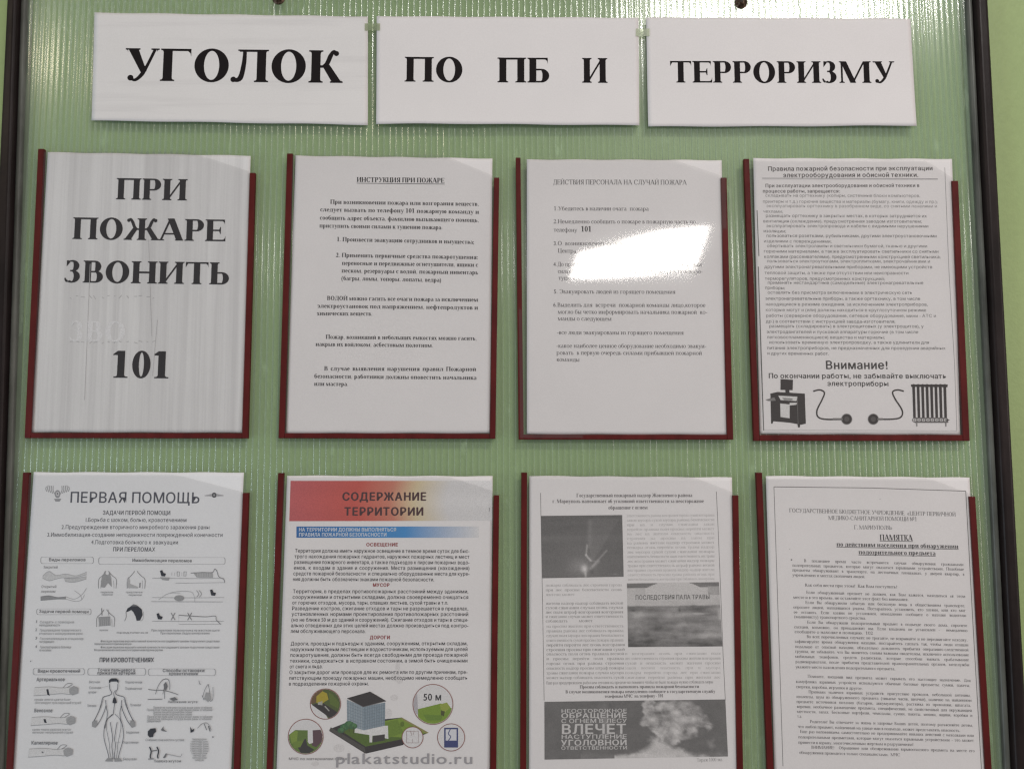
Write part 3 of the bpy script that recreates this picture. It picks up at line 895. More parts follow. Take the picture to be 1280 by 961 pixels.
headline('white headline sheet with the largest lettering УГОЛОК, leftmost of the top row', [(118.5, 16.5), (460, 21.5), (460, 157), (115, 151.5)],
         [('УГОЛОК', 153, 426, 101.5, 104.5, 40.5)], .003)
headline('white headline sheet with three short words ПО ПБ И, between two others at top', [(471, 21), (798, 23), (799, 157.5), (470.5, 156)],
         [('ПО', 505, 580, 102.8, 103.5, 31), ('ПБ', 621, 688, 103.6, 104, 31), ('И', 727, 760, 104.2, 104.5, 31)], .006)
headline('white headline sheet with one long word ТЕРРОРИЗМУ, rightmost of the top row', [(807.5, 22.5), (1137.5, 24), (1145, 158), (810, 159)],
         [('ТЕРРОРИЗМУ', 837, 1119, 104, 104.5, 27)], .0018)

# clear tape bridging the gaps between the headline sheets
for k, (x0, x1, y0, y1, lb) in enumerate(((456, 475, 29.5, 38.5, 'short strip of clear tape between the first and middle headline sheets'),
                                          (795, 812, 36, 45.5, 'short strip of clear tape between the middle and last headline sheets, right of centre'))):
    a = at([x0, x1, x1, x0], [y1, y1, y0, y0], -.0026)
    b = a.copy(); b[:, 1] += .0001
    o = mesh('tape_strip', np.concatenate([a, b]), [(0, 1, 2, 3), (7, 6, 5, 4), (0, 4, 5, 1), (1, 5, 6, 2), (2, 6, 7, 3), (3, 7, 4, 0)], M_TAPE)
    o['label'] = lb; o['category'] = 'tape'; 

def sleeve(label, LT, LB, RT, RB, bw, film_top, cut, warp=None):
    """clear sleeve: outer corners LT LB RT RB of the edging, strip width bw, film top left and the diagonal cut corner"""
    d = -.0046
    base = at((LB[0] + RB[0]) / 2, LB[1], -.001)
    root = empty('document_sleeve', label, 'document sleeve', tuple(float(v) for v in base), GH)
    P = lambda p: xz(p[0], p[1], d)
    slL = (LB[0] - LT[0]) / (LB[1] - LT[1]); slR = (RB[0] - RT[0]) / (RB[1] - RT[1])
    bar('edging_strip', [P((LB[0], LB[1])), P((LB[0] + bw[0], LB[1])), P((LT[0] + bw[0] * .93, LT[1])), P(LT)], -.0004, d, M_EDGE, root, .0006)
    bar('edging_strip', [P((RB[0] - bw[1], RB[1])), P(RB), P(RT), P((RT[0] - bw[1] * .93, RT[1]))], -.0004, d, M_EDGE, root, .0006)
    hb = bw[2]
    bar('edging_strip', [P((LB[0] + bw[0] + .2, LB[1])), P((RB[0] - bw[1] - .2, RB[1])), P((RB[0] - bw[1] - .2 - slR * hb, RB[1] - hb)), P((LB[0] + bw[0] + .2 - slL * hb, LB[1] - hb))], -.0004, d + .0002, M_EDGE, root, .0006)
    # the film, fluttering a little
    y_f = -.0040; nu, nv = 28, 34
    V_ = []; F_ = []
    for j in range(nv):
        v = j / (nv - 1)
        for i in range(nu):
            u = i / (nu - 1)
            top = film_top + (cut[1] - film_top) * max(0, (u - cut[0]) / (1 - cut[0]))
            yy = top + (LB[1] - 2 - top) * v
            xl = LT[0] + 2 + slL * (yy - LT[1]); xr = RT[0] - 2 + slR * (yy - RT[1])
            p = at(xl + (xr - xl) * u, yy, y_f)
            if warp: p[1] += warp(p[0], p[2])
            else: p[1] += .00010 * math.sin(u * 7 + LT[0]) * math.sin(v * 5 + LT[1])
            V_.append(p)
    for j in range(nv - 1):
        for i in range(nu - 1):
            a = j * nu + i; F_.append((a + nu, a + nu + 1, a + 1, a))
    mesh('clear_film', V_, F_, M_FILM, root, True)
    return root


def flat(seed):
    return lambda u, v: .0004 + .00025 * np.sin(u * 3.1 + seed) * np.cos(v * 4 + seed) * (u * (1 - u) * 4)


# ---- sheet 1: ПРИ ПОЖАРЕ ЗВОНИТЬ 101
pr = Print()
for x_ in range(14):   # marks the copier left around the ghost of a line
    xx = 86 + x_ * 8 + random.uniform(-2, 2)
    pr.line([(xx, 372 + random.uniform(-3, 2)), (xx + random.uniform(2, 5), 371.5 + random.uniform(-3, 3))], .7, (.46, .45, .46))
    pr.line([(xx, 428 + random.uniform(-2, 2)), (xx + random.uniform(2, 5), 427.5 + random.uniform(-2, 2))], .7, (.46, .45, .46))
pr.text('ЗВО', 86, 158, 426, 25, 'sb', 427, (.76, .755, .77), 'f')
pr.text('ПРИ', 144.5, 234.5, 249.5, 26.5, 'sb', 251, INK, 'f')
pr.text('ПОЖАРЕ', 90, 282.5, 299, 27, 'sb', 302, INK, 'f')
pr.text('ЗВОНИТЬ', 79.5, 287.5, 353, 27.5, 'sb', 356, INK, 'f')
pr.text('101', 138, 214.5, 472, 33, 'sb', 473, INK, 'f')
for p in (((186, 300), (190, 420)), ((197, 400), (191, 470)), ((113, 330), (106, 500))):
    pr.line([p[0], p[1]], .6, (.5, .49, .5))
Q1 = [(60, 190.7), (313.5, 195), (303.7, 540.6), (39.5, 540)]
sheet('streaky photocopy reading ПРИ ПОЖАРЕ ЗВОНИТЬ 101, upper left sleeve', Q1, M_PAPER_V, -.0020, flat(1), pr, GS)
sleeve('dark red edged sleeve holding the big lettered page that ends in 101', (47.4, 186), (30.4, 547.5), (318.8, 216), (309.5, 547.8), (7.6, 7.2, 6.6), 190, (.70, 216))

# ---- sheet 2
pr = Print()
Z = lambda x, y: (340 + x / 2.53, 180 + y / 2.529)
def row(pr, z, txt, x0, x1, y, h, face='s', y1=None, **kw):
    a = z(x0, y); b = z(x1, y if y1 is None else y1); pr.text(txt, a[0], b[0], a[1], h, face, b[1], **kw)
row(pr, Z, 'ИНСТРУКЦИЯ ПРИ ПОЖАРЕ', 268, 546, 121, 6.0, 'sb', 124, align='f')
a, b = Z(268, 125), Z(546, 128); pr.line([a, b], .7)
G2 = (.075, .07, .075)
for t, x0, x1, y, y1, al in [
        ('При возникновении пожара или возгорания веществ,', 184, 655, 190, 197, 'j'), ('следует вызвать по телефону 101 пожарную команду и', 152, 655, 214, 222, 'j'),
        ('сообщить адрес объекта, фамилию вызывающего помощь,', 151, 655, 240, 248, 'j'), ('приступить своими силами к тушению пожара.', 150, 540, 265, 271, 'f'),
        ('1. Произвести эвакуацию сотрудников и имущества;', 205, 640, 308, 317, 'f'), ('2. Применить первичные средства пожаротушения:', 202, 652, 358, 365, 'j'),
        ('переносные и передвижные огнетушители, ящики с', 221, 652, 383, 389, 'j'), ('песком, резервуары с водой, пожарный инвентарь', 220, 652, 407, 413, 'j'),
        ('(багры, ломы, топоры, лопаты, ведра)', 219, 536, 431, 437, 'f'), ('ВОДОЙ можно гасить все очаги пожара за исключением', 174, 652, 494, 499, 'j'),
        ('электроустановок под напряжением, нефтепродуктов и', 143, 652, 518, 524, 'j'), ('химических веществ.', 142, 318, 542, 543, 'f'),
        ('Пожар, возникший в небольших емкостях можно гасить,', 170, 648, 616, 621, 'j'), ('накрыв их войлоком, асбестовым полотном.', 138, 510, 639, 643, 'f'),
        ('В случае выявления нарушения правил Пожарной', 165, 646, 716, 718, 'j'), ('безопасности, работники должны оповестить начальника', 134, 647, 740, 745, 'j'),
        ('или мастера.', 133, 242, 764, 765, 'f')]:
    row(pr, Z, t, x0, x1, y, 5.3, 'sb', y1, align=al, col=(.06, .055, .06), cond=.90)
Q2 = [(369.6, 195), (615.5, 198.6), (612.7, 541.3), (357.8, 541.3)]
sheet('white sheet headed ИНСТРУКЦИЯ ПРИ ПОЖАРЕ with widely spaced paragraphs', Q2, M_PAPER, -.0020, flat(2), pr, GS)
sleeve('dark red edged sleeve holding the underlined instruction page ИНСТРУКЦИЯ ПРИ ПОЖАРЕ, beside the 101 page', (358.6, 191.9), (347.9, 547.6), (624, 222), (619.2, 548.4), (7.4, 7, 6.3), 194, (.74, 222))

# ---- sheet 3
pr = Print()
Z = lambda x, y: (630 + x / 2.53, 180 + y / 2.529)
row(pr, Z, 'ДЕЙСТВИЯ ПЕРСОНАЛА НА СЛУЧАЙ ПОЖАРА', 155, 578, 129, 6.0, 's', 130, align='f', col=(.07, .065, .07))
G3 = (.07, .065, .07)
for t, x0, x1, y, al in [
        ('1.Убедитесь в наличии очага  пожара', 157, 458, 211, 'f'), ('2.Немедленно сообщить о пожаре в пожарную часть по', 156, 606, 252, 'f'), ('телефону', 157, 231, 278, 'f'),
        ('3.О  возникновении  пожара  сообщить диспетчеру Ж/Д', 156, 625, 321, 'f'), ('Центра', 170, 229, 344, 'f'), ('4.До прибытия пожарной команды организовать тушение ими', 156, 625, 387, 'f'),
        ('силами персонала с применением первичных средств пожаро-', 170, 628, 409, 'f'), ('тушения', 172, 240, 430, 'f'), ('5. Эвакуировать людей из горящего помещения', 157, 542, 473, 'f'),
        ('6.Выделить для  встречи  пожарной команды лицо,которое', 155, 637, 515, 'f'), ('могло бы четко информировать начальника пожарной  ко-', 170, 643, 537, 'f'),
        ('манды о следующем', 170, 340, 558, 'f'), ('-все люди эвакуированы из горящего помещения', 167, 568, 602, 'f'), ('-какое наиболее ценное оборудование необходимо эвакуи-', 165, 640, 644, 'f'),
        ('ровать  в первую очередь силами прибывшей пожарной', 166, 626, 666, 'f'), ('команды', 166, 239, 687, 'f')]:
    row(pr, Z, t, x0, x1, y, 5.2, 's', y + 1, align=al, col=(.05, .045, .05))
row(pr, Z, '101', 243, 277, 278, 6.8, 'sb', 278, align='f', col=(.08, .075, .08))
Q3 = [(658.5, 199.8), (901.9, 200.6), (909, 543.2), (658.5, 542.5)]
sheet('white sheet headed ДЕЙСТВИЯ ПЕРСОНАЛА НА СЛУЧАЙ ПОЖАРА with a bright window reflection over it', Q3, M_PAPER, -.0020, flat(3), pr, GS)
c3 = at(797, 320, -.004)
WK = 0.0
def warp3(x, z):
    X = math.tanh((x - c3[0]) / .10) * .10; Zz = math.tanh((z - c3[2]) / .035) * .035
    return -.30 * X * Zz - 2.4 * X * Zz * Zz
sleeve('dark red edged sleeve whose film mirrors a bright window, third in upper row', (644.6, 197), (648.2, 549.2), (908.5, 222), (916.8, 549.4), (6.4, 7.6, 6.2), 199, (.74, 222), warp3)

# ---- sheet 4
pr = Print()
Z = lambda x, y: (920 + x / 2.528, 180 + y / 2.528)
row(pr, Z, 'Правила пожарной безопасности при эксплуатации', 100, 622, 86, 5.4, 'ib', 84, align='f', col=(.10, .09, .09))
row(pr, Z, 'электрооборудования и офисной техники.', 148, 577, 106, 5.4, 'ib', 105, align='f', col=(.10, .09, .09))
pr.line([Z(82, 109), Z(637, 111)], .7, (.3, .29, .3)); pr.line([Z(82, 112), Z(637, 113.5)], .4, (.4, .39, .4))
row(pr, Z, 'При эксплуатации электрооборудования и офисной техники в', 92, 580, 138, 4.3, 'ib', 137, align='f', col=(.15, .14, .14))
row(pr, Z, 'процессе работы, запрещается:', 84, 328, 155, 4.3, 'ib', 155, align='f', col=(.15, .14, .14))
L4 = [(92, 582, 168, 'складывать на оргтехнику (копиры, системные блоки компьютеров,'), (84, 637, 187, 'принтеры и т.д.) горючие вещества и материалы (бумагу, книги, одежду и пр.);'),
      (95, 635, 201, 'эксплуатировать оргтехнику в разобранном виде, со снятыми панелями и'), (85, 148, 218, 'чехлами;'),
      (93, 603, 232, 'размещать оргтехнику в закрытых местах, в которых затрудняется их'), (85, 587, 249, 'вентиляция (охлаждение), предусмотренная заводом изготовителем;'),
      (95, 608, 264, 'эксплуатировать электропровода и кабели с видимыми нарушениями'), (86, 158, 280, 'изоляции;'),
      (95, 634, 295, 'пользоваться розетками, рубильниками, другими электроустановочными'), (87, 302, 312, 'изделиями с повреждениями;'),
      (97, 604, 327, 'обертывать электролампы и светильники бумагой, тканью и другими'), (87, 640, 344, 'горючими материалами, а также эксплуатировать светильники со снятыми'),
      (88, 646, 361, 'колпаками (рассеивателями), предусмотренными конструкцией светильника;'), (97, 613, 375, 'пользоваться электроутюгами, электроплитками, электрочайниками и'),
      (89, 620, 393, 'другими электронагревательными приборами, не имеющими устройств'), (90, 545, 412, 'тепловой защиты, а также при отсутствии или неисправности'),
      (91, 470, 430, 'терморегуляторов, предусмотренных конструкцией;'), (99, 592, 443, 'применять нестандартные (самодельные) электронагревательные'), (91, 155, 459, 'приборы;'),
      (99, 557, 474, 'оставлять без присмотра включенными в электрическую сеть'), (92, 582, 493, 'электронагревательные приборы, а также оргтехнику, в том числе'),
      (93, 606, 511, 'находящиеся в режиме ожидания, за исключением электроприборов,'), (93, 601, 529, 'которые могут и (или) должны находиться в круглосуточном режиме'),
      (94, 632, 547, 'работы (серверное оборудование, сетевое оборудование, мини - АТС и'), (94, 503, 565, 'др.) в соответствии с инструкцией завода-изготовителя;'),
      (104, 593, 580, 'размещать (складировать) в электрощитовых (у электрощитов), у'), (96, 576, 598, 'электродвигателей и пусковой аппаратуры горючие (в том числе'),
      (97, 470, 615, 'легковоспламеняющиеся) вещества и материалы;'), (104, 610, 631, 'использовать временную электропроводку, а также удлинители для'),
      (97, 662, 649, 'питания электроприборов, не предназначенных для проведения аварийных'), (98, 294, 666, 'и других временных работ.')]
for i, (x0, x1, y, t) in enumerate(L4):
    g_ = .09 + .07 * random.random() + (.12 if i in (0, 1, 2, 3) else 0)
    row(pr, Z, t, x0, x1, y, 3.9, 'i', y + 1, align='f', col=(g_, g_ * .97, g_ * .97))
row(pr, Z, 'Внимание!', 282, 482, 711, 10.3, 'ib', 711, align='f', col=(.07, .065, .065))
row(pr, Z, 'По окончании работы, не забывайте выключать', 102, 666, 740, 6.2, 'ib', 741, align='f', col=(.08, .075, .075))
row(pr, Z, 'электроприборы', 288, 483, 764, 6.2, 'ib', 765, align='f', col=(.08, .075, .075))
pr.line([Z(659, 75), Z(672, 400), Z(690, 700), Z(697, 905)], .6, (.3, .29, .3)); pr.line([Z(66, 210), Z(72, 355)], 1.0, (.12, .12, .12))
pr.line([Z(70, 388), Z(80, 700), Z(87, 905)], [1.1, 1.4, 1.1], (.12, .12, .12)); pr.line([Z(88, 903), Z(697, 906)], .5, (.45, .44, .44))
# desk with a computer
Y = lambda x, y: (940 + x / 4.74, 440 + y / 4.736)
K = (.055, .048, .048); KW = (.70, .69, .69)
pr.poly([Y(168, 160), Y(242, 164), Y(240, 226), Y(168, 224)], K); pr.poly([Y(196, 224), Y(220, 224), Y(222, 244), Y(198, 244)], K)
pr.poly([Y(108, 246), Y(150, 236), Y(312, 246), Y(318, 424), Y(290, 430), Y(222, 418), Y(112, 408)], K)
pr.poly([Y(78, 282), Y(132, 268), Y(140, 288), Y(96, 290)], (.22, .21, .21)); pr.poly([Y(155, 258), Y(268, 264), Y(262, 290), Y(168, 284)], KW)
pr.poly([Y(176, 270), Y(240, 274), Y(238, 286), Y(190, 284)], (.3, .29, .29)); pr.poly([Y(166, 304), Y(222, 310), Y(222, 392), Y(168, 384)], KW)
pr.poly([Y(222, 300), Y(266, 300), Y(262, 312), Y(222, 316)], KW); pr.line([Y(268, 262), Y(272, 425)], .4, (.25, .24, .24))
pr.poly([Y(112, 406), Y(126, 408), Y(120, 424), Y(112, 424)], K); pr.poly([Y(268, 426), Y(284, 428), Y(282, 446), Y(272, 446)], K)
# the two unplugged cables
for c in ([(362, 232), (400, 224), (428, 240), (415, 280), (384, 345), (392, 385), (440, 398), (540, 397)], [(898, 232), (862, 224), (832, 236), (845, 275), (888, 345), (880, 385), (830, 397), (740, 397)]):
    pr.smooth([Y(*p) for p in c], 1.9, K)
for cx in (560, 717):
    p = Y(cx, 397); pr.disc(p[0], p[1], 6.4, K); pr.ring(p[0], p[1], 6.6, .7, (.3, .29, .29)); pr.disc(p[0], p[1], 3.2, (.11, .1, .1))
for x0, x1 in ((478, 536), (742, 774)): pr.line([Y(x0, 397), Y(x1, 397)], 2.7, (.2, .19, .19))
# radiator
pr.poly([Y(940, 192), Y(1158, 192), Y(1156, 208), Y(942, 206)], K)
for i in range(8):
    x = 956 + i * 26.3
    p = Y(x, 200); pr.disc(p[0], p[1], 2.6, K, 2.2, 14)
    pr.poly([Y(x - 8, 205), Y(x + 8, 205), Y(x + 13, 392), Y(x - 2, 392)], K)
    p = Y(x + 6, 402); pr.ring(p[0], p[1], 2.6, .8, (.16, .15, .15), 16); pr.disc(p[0], p[1], 1.2, (.3, .29, .29), None, 10)
pr.poly([Y(958, 388), Y(1150, 388), Y(1158, 394), Y(956, 394)], (.18, .17, .17)); pr.poly([Y(956, 410), Y(1162, 410), Y(1160, 418), Y(964, 418)], (.14, .13, .13))
pr.poly([Y(1150, 396), Y(1170, 402), Y(1150, 410)], K)
for x in (974, 1146): pr.line([Y(x, 414), Y(x + 1, 440)], 1.2, (.2, .19, .19))
Q4 = [(941.4, 198.2), (1189.8, 199), (1200, 543.1), (949.7, 542.3)]
sheet('densely printed sheet about office electrical safety with desk, plug and radiator pictures', Q4, M_PAPER, -.0020, flat(4), pr, GS)
sleeve('dark red edged sleeve holding the dense page with computer desk and radiator pictures', (929.9, 198.6), (942.5, 551), (1197.9, 226), (1212.4, 551), (7.2, 8.2, 7.6), 201, (.86, 226))

# ---- sheet 5: ПЕРВАЯ ПОМОЩЬ
pr = Print()
Z = lambda x, y: (x / 3.765, 570 + y / 3.767)
D5 = (.10, .105, .125)
row(pr, Z, 'ПЕРВАЯ ПОМОЩЬ', 327, 944, 218, 13.4, 'im', 221, align='f', col=(.085, .09, .115))
row(pr, Z, 'ЗАДАЧИ ПЕРВОЙ ПОМОЩИ', 484, 804, 275, 5.2, 'ib', 276, align='f', col=D5)
for t, x0, x1, y in (('1.Борьба с шоком, болью, кровотечением', 400, 880, 308), ('2.Предупреждение вторичного микробного заражения раны', 290, 988, 342),
                     ('3.Иммобилизация-создание неподвижности поврежденной конечности', 222, 1050, 378), ('4.Подготовка больного к эвакуации', 430, 840, 413)):
    row(pr, Z, t, x0, x1, y, 5.0, 'im', y + 1, align='f', col=(.12, .125, .145))
row(pr, Z, 'ПРИ ПЕРЕЛОМАХ', 532, 733, 447, 5.2, 'ib', 448, align='f', col=D5)
# winged emblem left, small winged emblem right
gy = (.33, .335, .355)
for sg in (-1, 1):
    for k in range(5):
        c = Z(272 + sg * (14 + k * 9), 178 - k * 3); e = Z(272 + sg * (20 + k * 8), 140 - k * 1 + (k == 4) * 6)
        pr.smooth([c, ((c[0] + e[0]) / 2 + sg * 1.1, (c[1] + e[1]) / 2), e], [1.0] * 11, gy)
p = Z(272, 178); pr.disc(p[0], p[1], 3.6, gy, 5); pr.disc(p[0], p[1] - .4, 1.9, (.66, .66, .68), 2.6); pr.disc(p[0], p[1] - .4, 1.0, (.2, .2, .22), 1.4)
pr.poly([Z(256, 200), Z(290, 200), Z(282, 213), Z(262, 213)], gy)
p = Z(1009, 183); pr.disc(p[0], p[1], 3.2, (.09, .09, .1)); pr.disc(p[0], p[1], 1.3, (.34, .34, .36))
for sg in (-1, 1): pr.poly([Z(1009 + sg * 10, 177), Z(1009 + sg * 46, 184), Z(1009 + sg * 44, 187), Z(1009 + sg * 10, 189)], (.4, .4, .42))
B = lambda x, y: (30 + x / 4.741, 690 + y / 4.738)
LG = (.32, .325, .345); MG = (.18, .185, .20); DK = (.03, .035, .05)
def box(x0, y0, x1, y1, f=B, c=MG):
    r_ = 7
    pr.smooth([f(x0 + 8, y0), f(x0, y0 + r_), f(x0, y1 - r_), f(x0 + 8, y1)], .5, c); pr.smooth([f(x1 - 8, y0), f(x1, y0 + r_), f(x1, y1 - r_), f(x1 - 8, y1)], .5, c)
    pr.line([f(x0 + 8, y0), f(x1 - 8, y0)], .22, LG); pr.line([f(x0 + 8, y1), f(x1 - 8, y1)], .3, LG)
box(102, 28, 412, 66); row(pr, B, 'Виды переломов', 148, 368, 52, 4.0, 'ib', 52, align='f', col=MG)
box(445, 30, 1192, 70); row(pr, B, 'Иммобилизация переломов', 642, 998, 55, 3.9, 'ib', 58, align='f', col=MG)
box(78, 334, 398, 368); row(pr, B, 'Задачи первой помощи', 90, 386, 357, 3.8, 'ib', 359, align='f', col=MG)
row(pr, B, 'Закрытый', 116, 202, 95, 3.4, 'im', align='f', col=LG); row(pr, B, 'Открытый', 104, 194, 210, 3.4, 'im', align='f', col=LG); row(pr, B, 'перелом', 102, 188, 238, 3.2, 'im', align='f', col=LG)
def limb(z, top, bot, fill, edge, wd=.5):
    P_ = [z(*p) for p in top]; Q_ = [z(*p) for p in bot]; m = len(P_)
    f = []
    for i in range(m - 1): f += [(i, i + 1, m + i + 1), (i, m + i + 1, m + i)]
    pr.add(P_ + Q_, f, fill)
    pr.smooth(P_, wd, edge); pr.smooth(Q_, wd, edge)
limb(B, [(112, 140), (150, 112), (190, 135), (250, 128), (310, 138), (372, 116)], [(112, 152), (150, 168), (190, 158), (232, 150), (300, 150), (372, 132)], (.60, .605, .62), LG)
limb(B, [(236, 150), (290, 155), (372, 142)], [(246, 172), (300, 176), (370, 158)], (.55, .555, .57), LG)
limb(B, [(100, 262), (150, 256), (200, 266), (250, 262)], [(100, 284), (150, 280), (200, 276), (250, 276)], (.30, .305, .32), MG)
for p in ([(250, 262), (300, 276), (345, 250), (372, 212)], [(250, 276), (310, 290), (345, 278), (360, 250)], [(300, 226), (335, 252), (345, 280)]): pr.smooth([B(*q) for q in p], .45, LG)
# torsos with bandages
def torso(cx, y0, h, sling, shade):
    pr.smooth([B(cx - 52, y0 + h), B(cx - 50, y0 + h * .45), B(cx - 30, y0 + h * .22), B(cx - 12, y0), B(cx - 8, y0 - 8)], .6, MG)
    pr.smooth([B(cx + 52, y0 + h), B(cx + 54, y0 + h * .45), B(cx + 32, y0 + h * .22), B(cx + 12, y0), B(cx + 8, y0 - 8)], .6, MG)
    pr.line([B(cx - 38, y0 + h), B(cx - 36, y0 + h * .5)], .4, LG); pr.line([B(cx + 40, y0 + h), B(cx + 38, y0 + h * .5)], .4, LG)
    if sling: pr.poly([B(*p) for p in sling], shade)
torso(495, 118, 95, [(455, 205), (462, 150), (482, 108), (486, 130), (502, 134), (508, 112), (518, 150), (522, 205), (500, 180), (480, 208)], (.34, .345, .36))
torso(665, 118, 95, [(615, 210), (612, 160), (626, 150), (630, 185), (680, 205), (676, 212)], (.46, .465, .48))
pr.line([B(688, 208), B(690, 180)], 1.3, MG)
torso(484, 345, 95, [(442, 382), (512, 378), (515, 432), (448, 436)], (.33, .335, .35)); pr.line([B(462, 330), B(464, 372)], .9, MG); pr.line([B(500, 338), B(505, 372)], .7, LG)
for i in range(6): pr.line([B(446 + i * 12, 384), B(450 + i * 12, 432)], .35, (.5, .5, .52))
# bandaged head
pr.poly([B(606, 352), B(616, 330), B(640, 316), B(676, 316), (B(700, 336)), B(705, 370), B(690, 402), B(670, 404), B(664, 380), B(650, 352), B(638, 340), B(618, 350)], DK)
pr.smooth([B(606, 352), B(608, 380), B(598, 406)], .6, MG); pr.poly([B(634, 318), B(650, 306), B(668, 310), B(676, 318)], MG)
pr.smooth([B(710, 350), B(708, 390), B(694, 406)], .4, LG)
for x0, x1, y in ((456, 530, 240), (462, 528, 254), (605, 704, 240), (622, 700, 256), (448, 500, 464), (550, 738, 479)): row(pr, B, 'предплечья' if x1 - x0 > 80 else 'перелом', x0, x1, y, 2.3, 'im', align='f', col=LG)
# three people lying on stretchers
def lying(y, hx, flip):
    p = B(hx, y - 12); pr.poly([B(hx - 18, y - 30), B(hx - 4, y - 34), B(hx + 2, y - 18), B(hx + 18, y - 12), B(hx + 12, y + 4), B(hx - 10, y + 2)], DK)
    pr.line([B(762, y + 14), B(1030, y + 16), B(1188, y + 14)], .4, LG)
lying(138, 826, 0); pr.poly([B(808, 146), B(866, 148), B(860, 166), B(822, 162)], (.36, .365, .38))
pr.poly([B(1004, 118), B(1120, 118), B(1122, 148), B(1026, 148)], (.40, .405, .42)); pr.smooth([B(990, 122), B(1060, 118), (B(1118, 118)), B(1132, 98), B(1146, 112), B(1156, 142), B(1186, 160), B(1190, 180)], .7, MG); pr.line([B(900, 182), B(1186, 178)], .35, LG)
for x in range(1030, 1120, 10): pr.line([B(x, 122), B(x, 146)], .4, (.6, .6, .62))
for x in (918, 958): pr.line([B(x - 8, 114), B(x + 6, 114), B(x + 4, 140), B(x - 8, 140), B(x - 8, 114)], .5, MG)
for x in (878, 894, 938): pr.line([B(x, 118), B(x, 138)], .3, LG)
pr.disc(*B(922, 270), 6.2, (.33, .335, .35), 3.6); lying(252, 1122, 1); pr.line([B(756, 290), B(1180, 292)], .5, LG)
for p in ([(840, 250), (900, 232), (990, 232), (1012, 262), (1014, 290)], [(800, 280), (860, 242), (930, 240)]): pr.smooth([B(*q) for q in p], .35, LG)
for x in (1030, 1046): pr.smooth([B(x - 6, 224), B(x + 8, 244), B(x - 4, 264)], .7, LG)
lying(392, 806, 0)
for x in (888, 986):
    for d_ in (-1, 1): pr.line([B(x - 14, 378 - d_ * 22), B(x + 10, 378 + d_ * 22)], .8, MG)
pr.smooth([B(920, 370), B(1000, 376), B(1080, 380), B(1136, 376), B(1142, 398), B(1168, 424)], .7, MG); pr.line([B(920, 370), B(920, 424), B(1172, 424)], .35, LG)
tx = 'Фиксация перелома верхней и нижней конечности пострадавшего шинами подручными средствами'
row(pr, B, 'При переломе позвоночника на жестком щите', 756, 1162, 466, 2.7, 'im', align='f', col=LG); row(pr, B, 'При переломах бедра шинирование', 810, 1104, 483, 2.7, 'im', align='f', col=LG)
for i, y in enumerate((530, 546, 566, 582)): row(pr, B, tx, (456, 420, 456, 418)[i], (1162, 640, 1160, 826)[i], y, 2.6, 'ib', align='f', col=(.35, .355, .37))
for i, (t, x1) in enumerate((('Создать с помощью', 300), ('неподвижность', 218), ('Предупреждение травматического', 342), ('вторичного инфицирования раны', 350), ('Госпитализация в стационар', 356), ('пострадавшего', 182), ('Транспортировка в больницу', 282), ('на носилках', 166))):
    y = (418, 436, 466, 486, 516, 534, 566, 584)[i]; row(pr, B, t, 96 if i % 2 == 0 else 92, x1, y, 3.0, 'ib', align='f', col=(.38, .385, .40) if x1 < 300 else (.44, .445, .46))
    if i % 2 == 0: row(pr, B, str(i // 2 + 1), 70, 80, y - 2, 3.4, 'ib', align='f', col=MG)
C = lambda x, y: (20 + x / 4.571, 815 + y / 4.569)
row(pr, C, 'ПРИ КРОВОТЕЧЕНИЯХ', 478, 792, 54, 5.6, 'ib', 54, align='f', col=D5)
box(102, 90, 392, 126, C); row(pr, C, 'Виды кровотечений', 126, 370, 113, 4.0, 'ib', align='f', col=MG)
box(414, 90, 742, 128, C); row(pr, C, 'Точки пальцевого', 468, 684, 107, 3.8, 'ib', align='f', col=MG); row(pr, C, 'прижатия артерий', 466, 686, 124, 3.8, 'ib', align='f', col=MG)
box(760, 92, 1140, 130, C); row(pr, C, 'Способы остановки', 840, 1080, 110, 4.0, 'ib', align='f', col=MG); row(pr, C, 'кровотечения', 876, 1042, 127, 3.6, 'ib', align='f', col=MG)
for t, x0, x1, y in (('Артериальное', 120, 282, 162), ('Венозное', 106, 212, 339), ('Капиллярное', 90, 242, 523)): row(pr, C, t, x0, x1, y, 4.4, 'ib', align='f', col=MG)
for t, x0, x1, y in (('кровь алого цвета бьет', 108, 316, 273), ('фонтанирует пульсирующей струей', 110, 374, 291), ('кровь темно-красная льется', 96, 316, 444), ('вытекает непрерывной струей', 96, 328, 460)): row(pr, C, t, x0, x1, y, 2.8, 'ib', align='f', col=(.42, .425, .44))
for i, y0 in enumerate((195, 365, 545)):
    x0 = 110 - i * 16; j = i * 14
    limb(C, [(x0, y0 + 4), (x0 + 80, y0), (x0 + 150, y0 + 6), (x0 + 200, y0 + 2), (x0 + 240, y0)], [(x0 - 6, y0 + 50), (x0 + 80, y0 + 44), (x0 + 150, y0 + 38), (x0 + 200, y0 + 42), (x0 + 244, y0 + 34)], (.70, .70, .715), (.30, .305, .32))
    pr.poly([C(x0 + 196, y0 + 10), C(x0 + 222, y0 - 6), C(x0 + 250, y0 + 6), C(x0 + 248, y0 + 36), C(x0 + 216, y0 + 48), C(x0 + 198, y0 + 36)], (.38, .385, .40))
    pr.smooth([C(x0 + 162, y0 + 4), C(x0 + 184, y0 - 18), C(x0 + 206, y0 - 20), C(x0 + 214, y0 - 14), C(x0 + 184, y0 + 4)], .5, MG)
    pr.poly([C(x0 + 66, y0 + 14), C(x0 + 78, y0 + 12 + (8 if i == 2 else 0)), C(x0 + 86, y0 + 50 - i * 14), C(x0 + 72, y0 + 44 - i * 10)] if i < 2 else [C(150, 562), C(162, 564), C(160, 572), C(150, 570)], DK if i < 2 else MG)
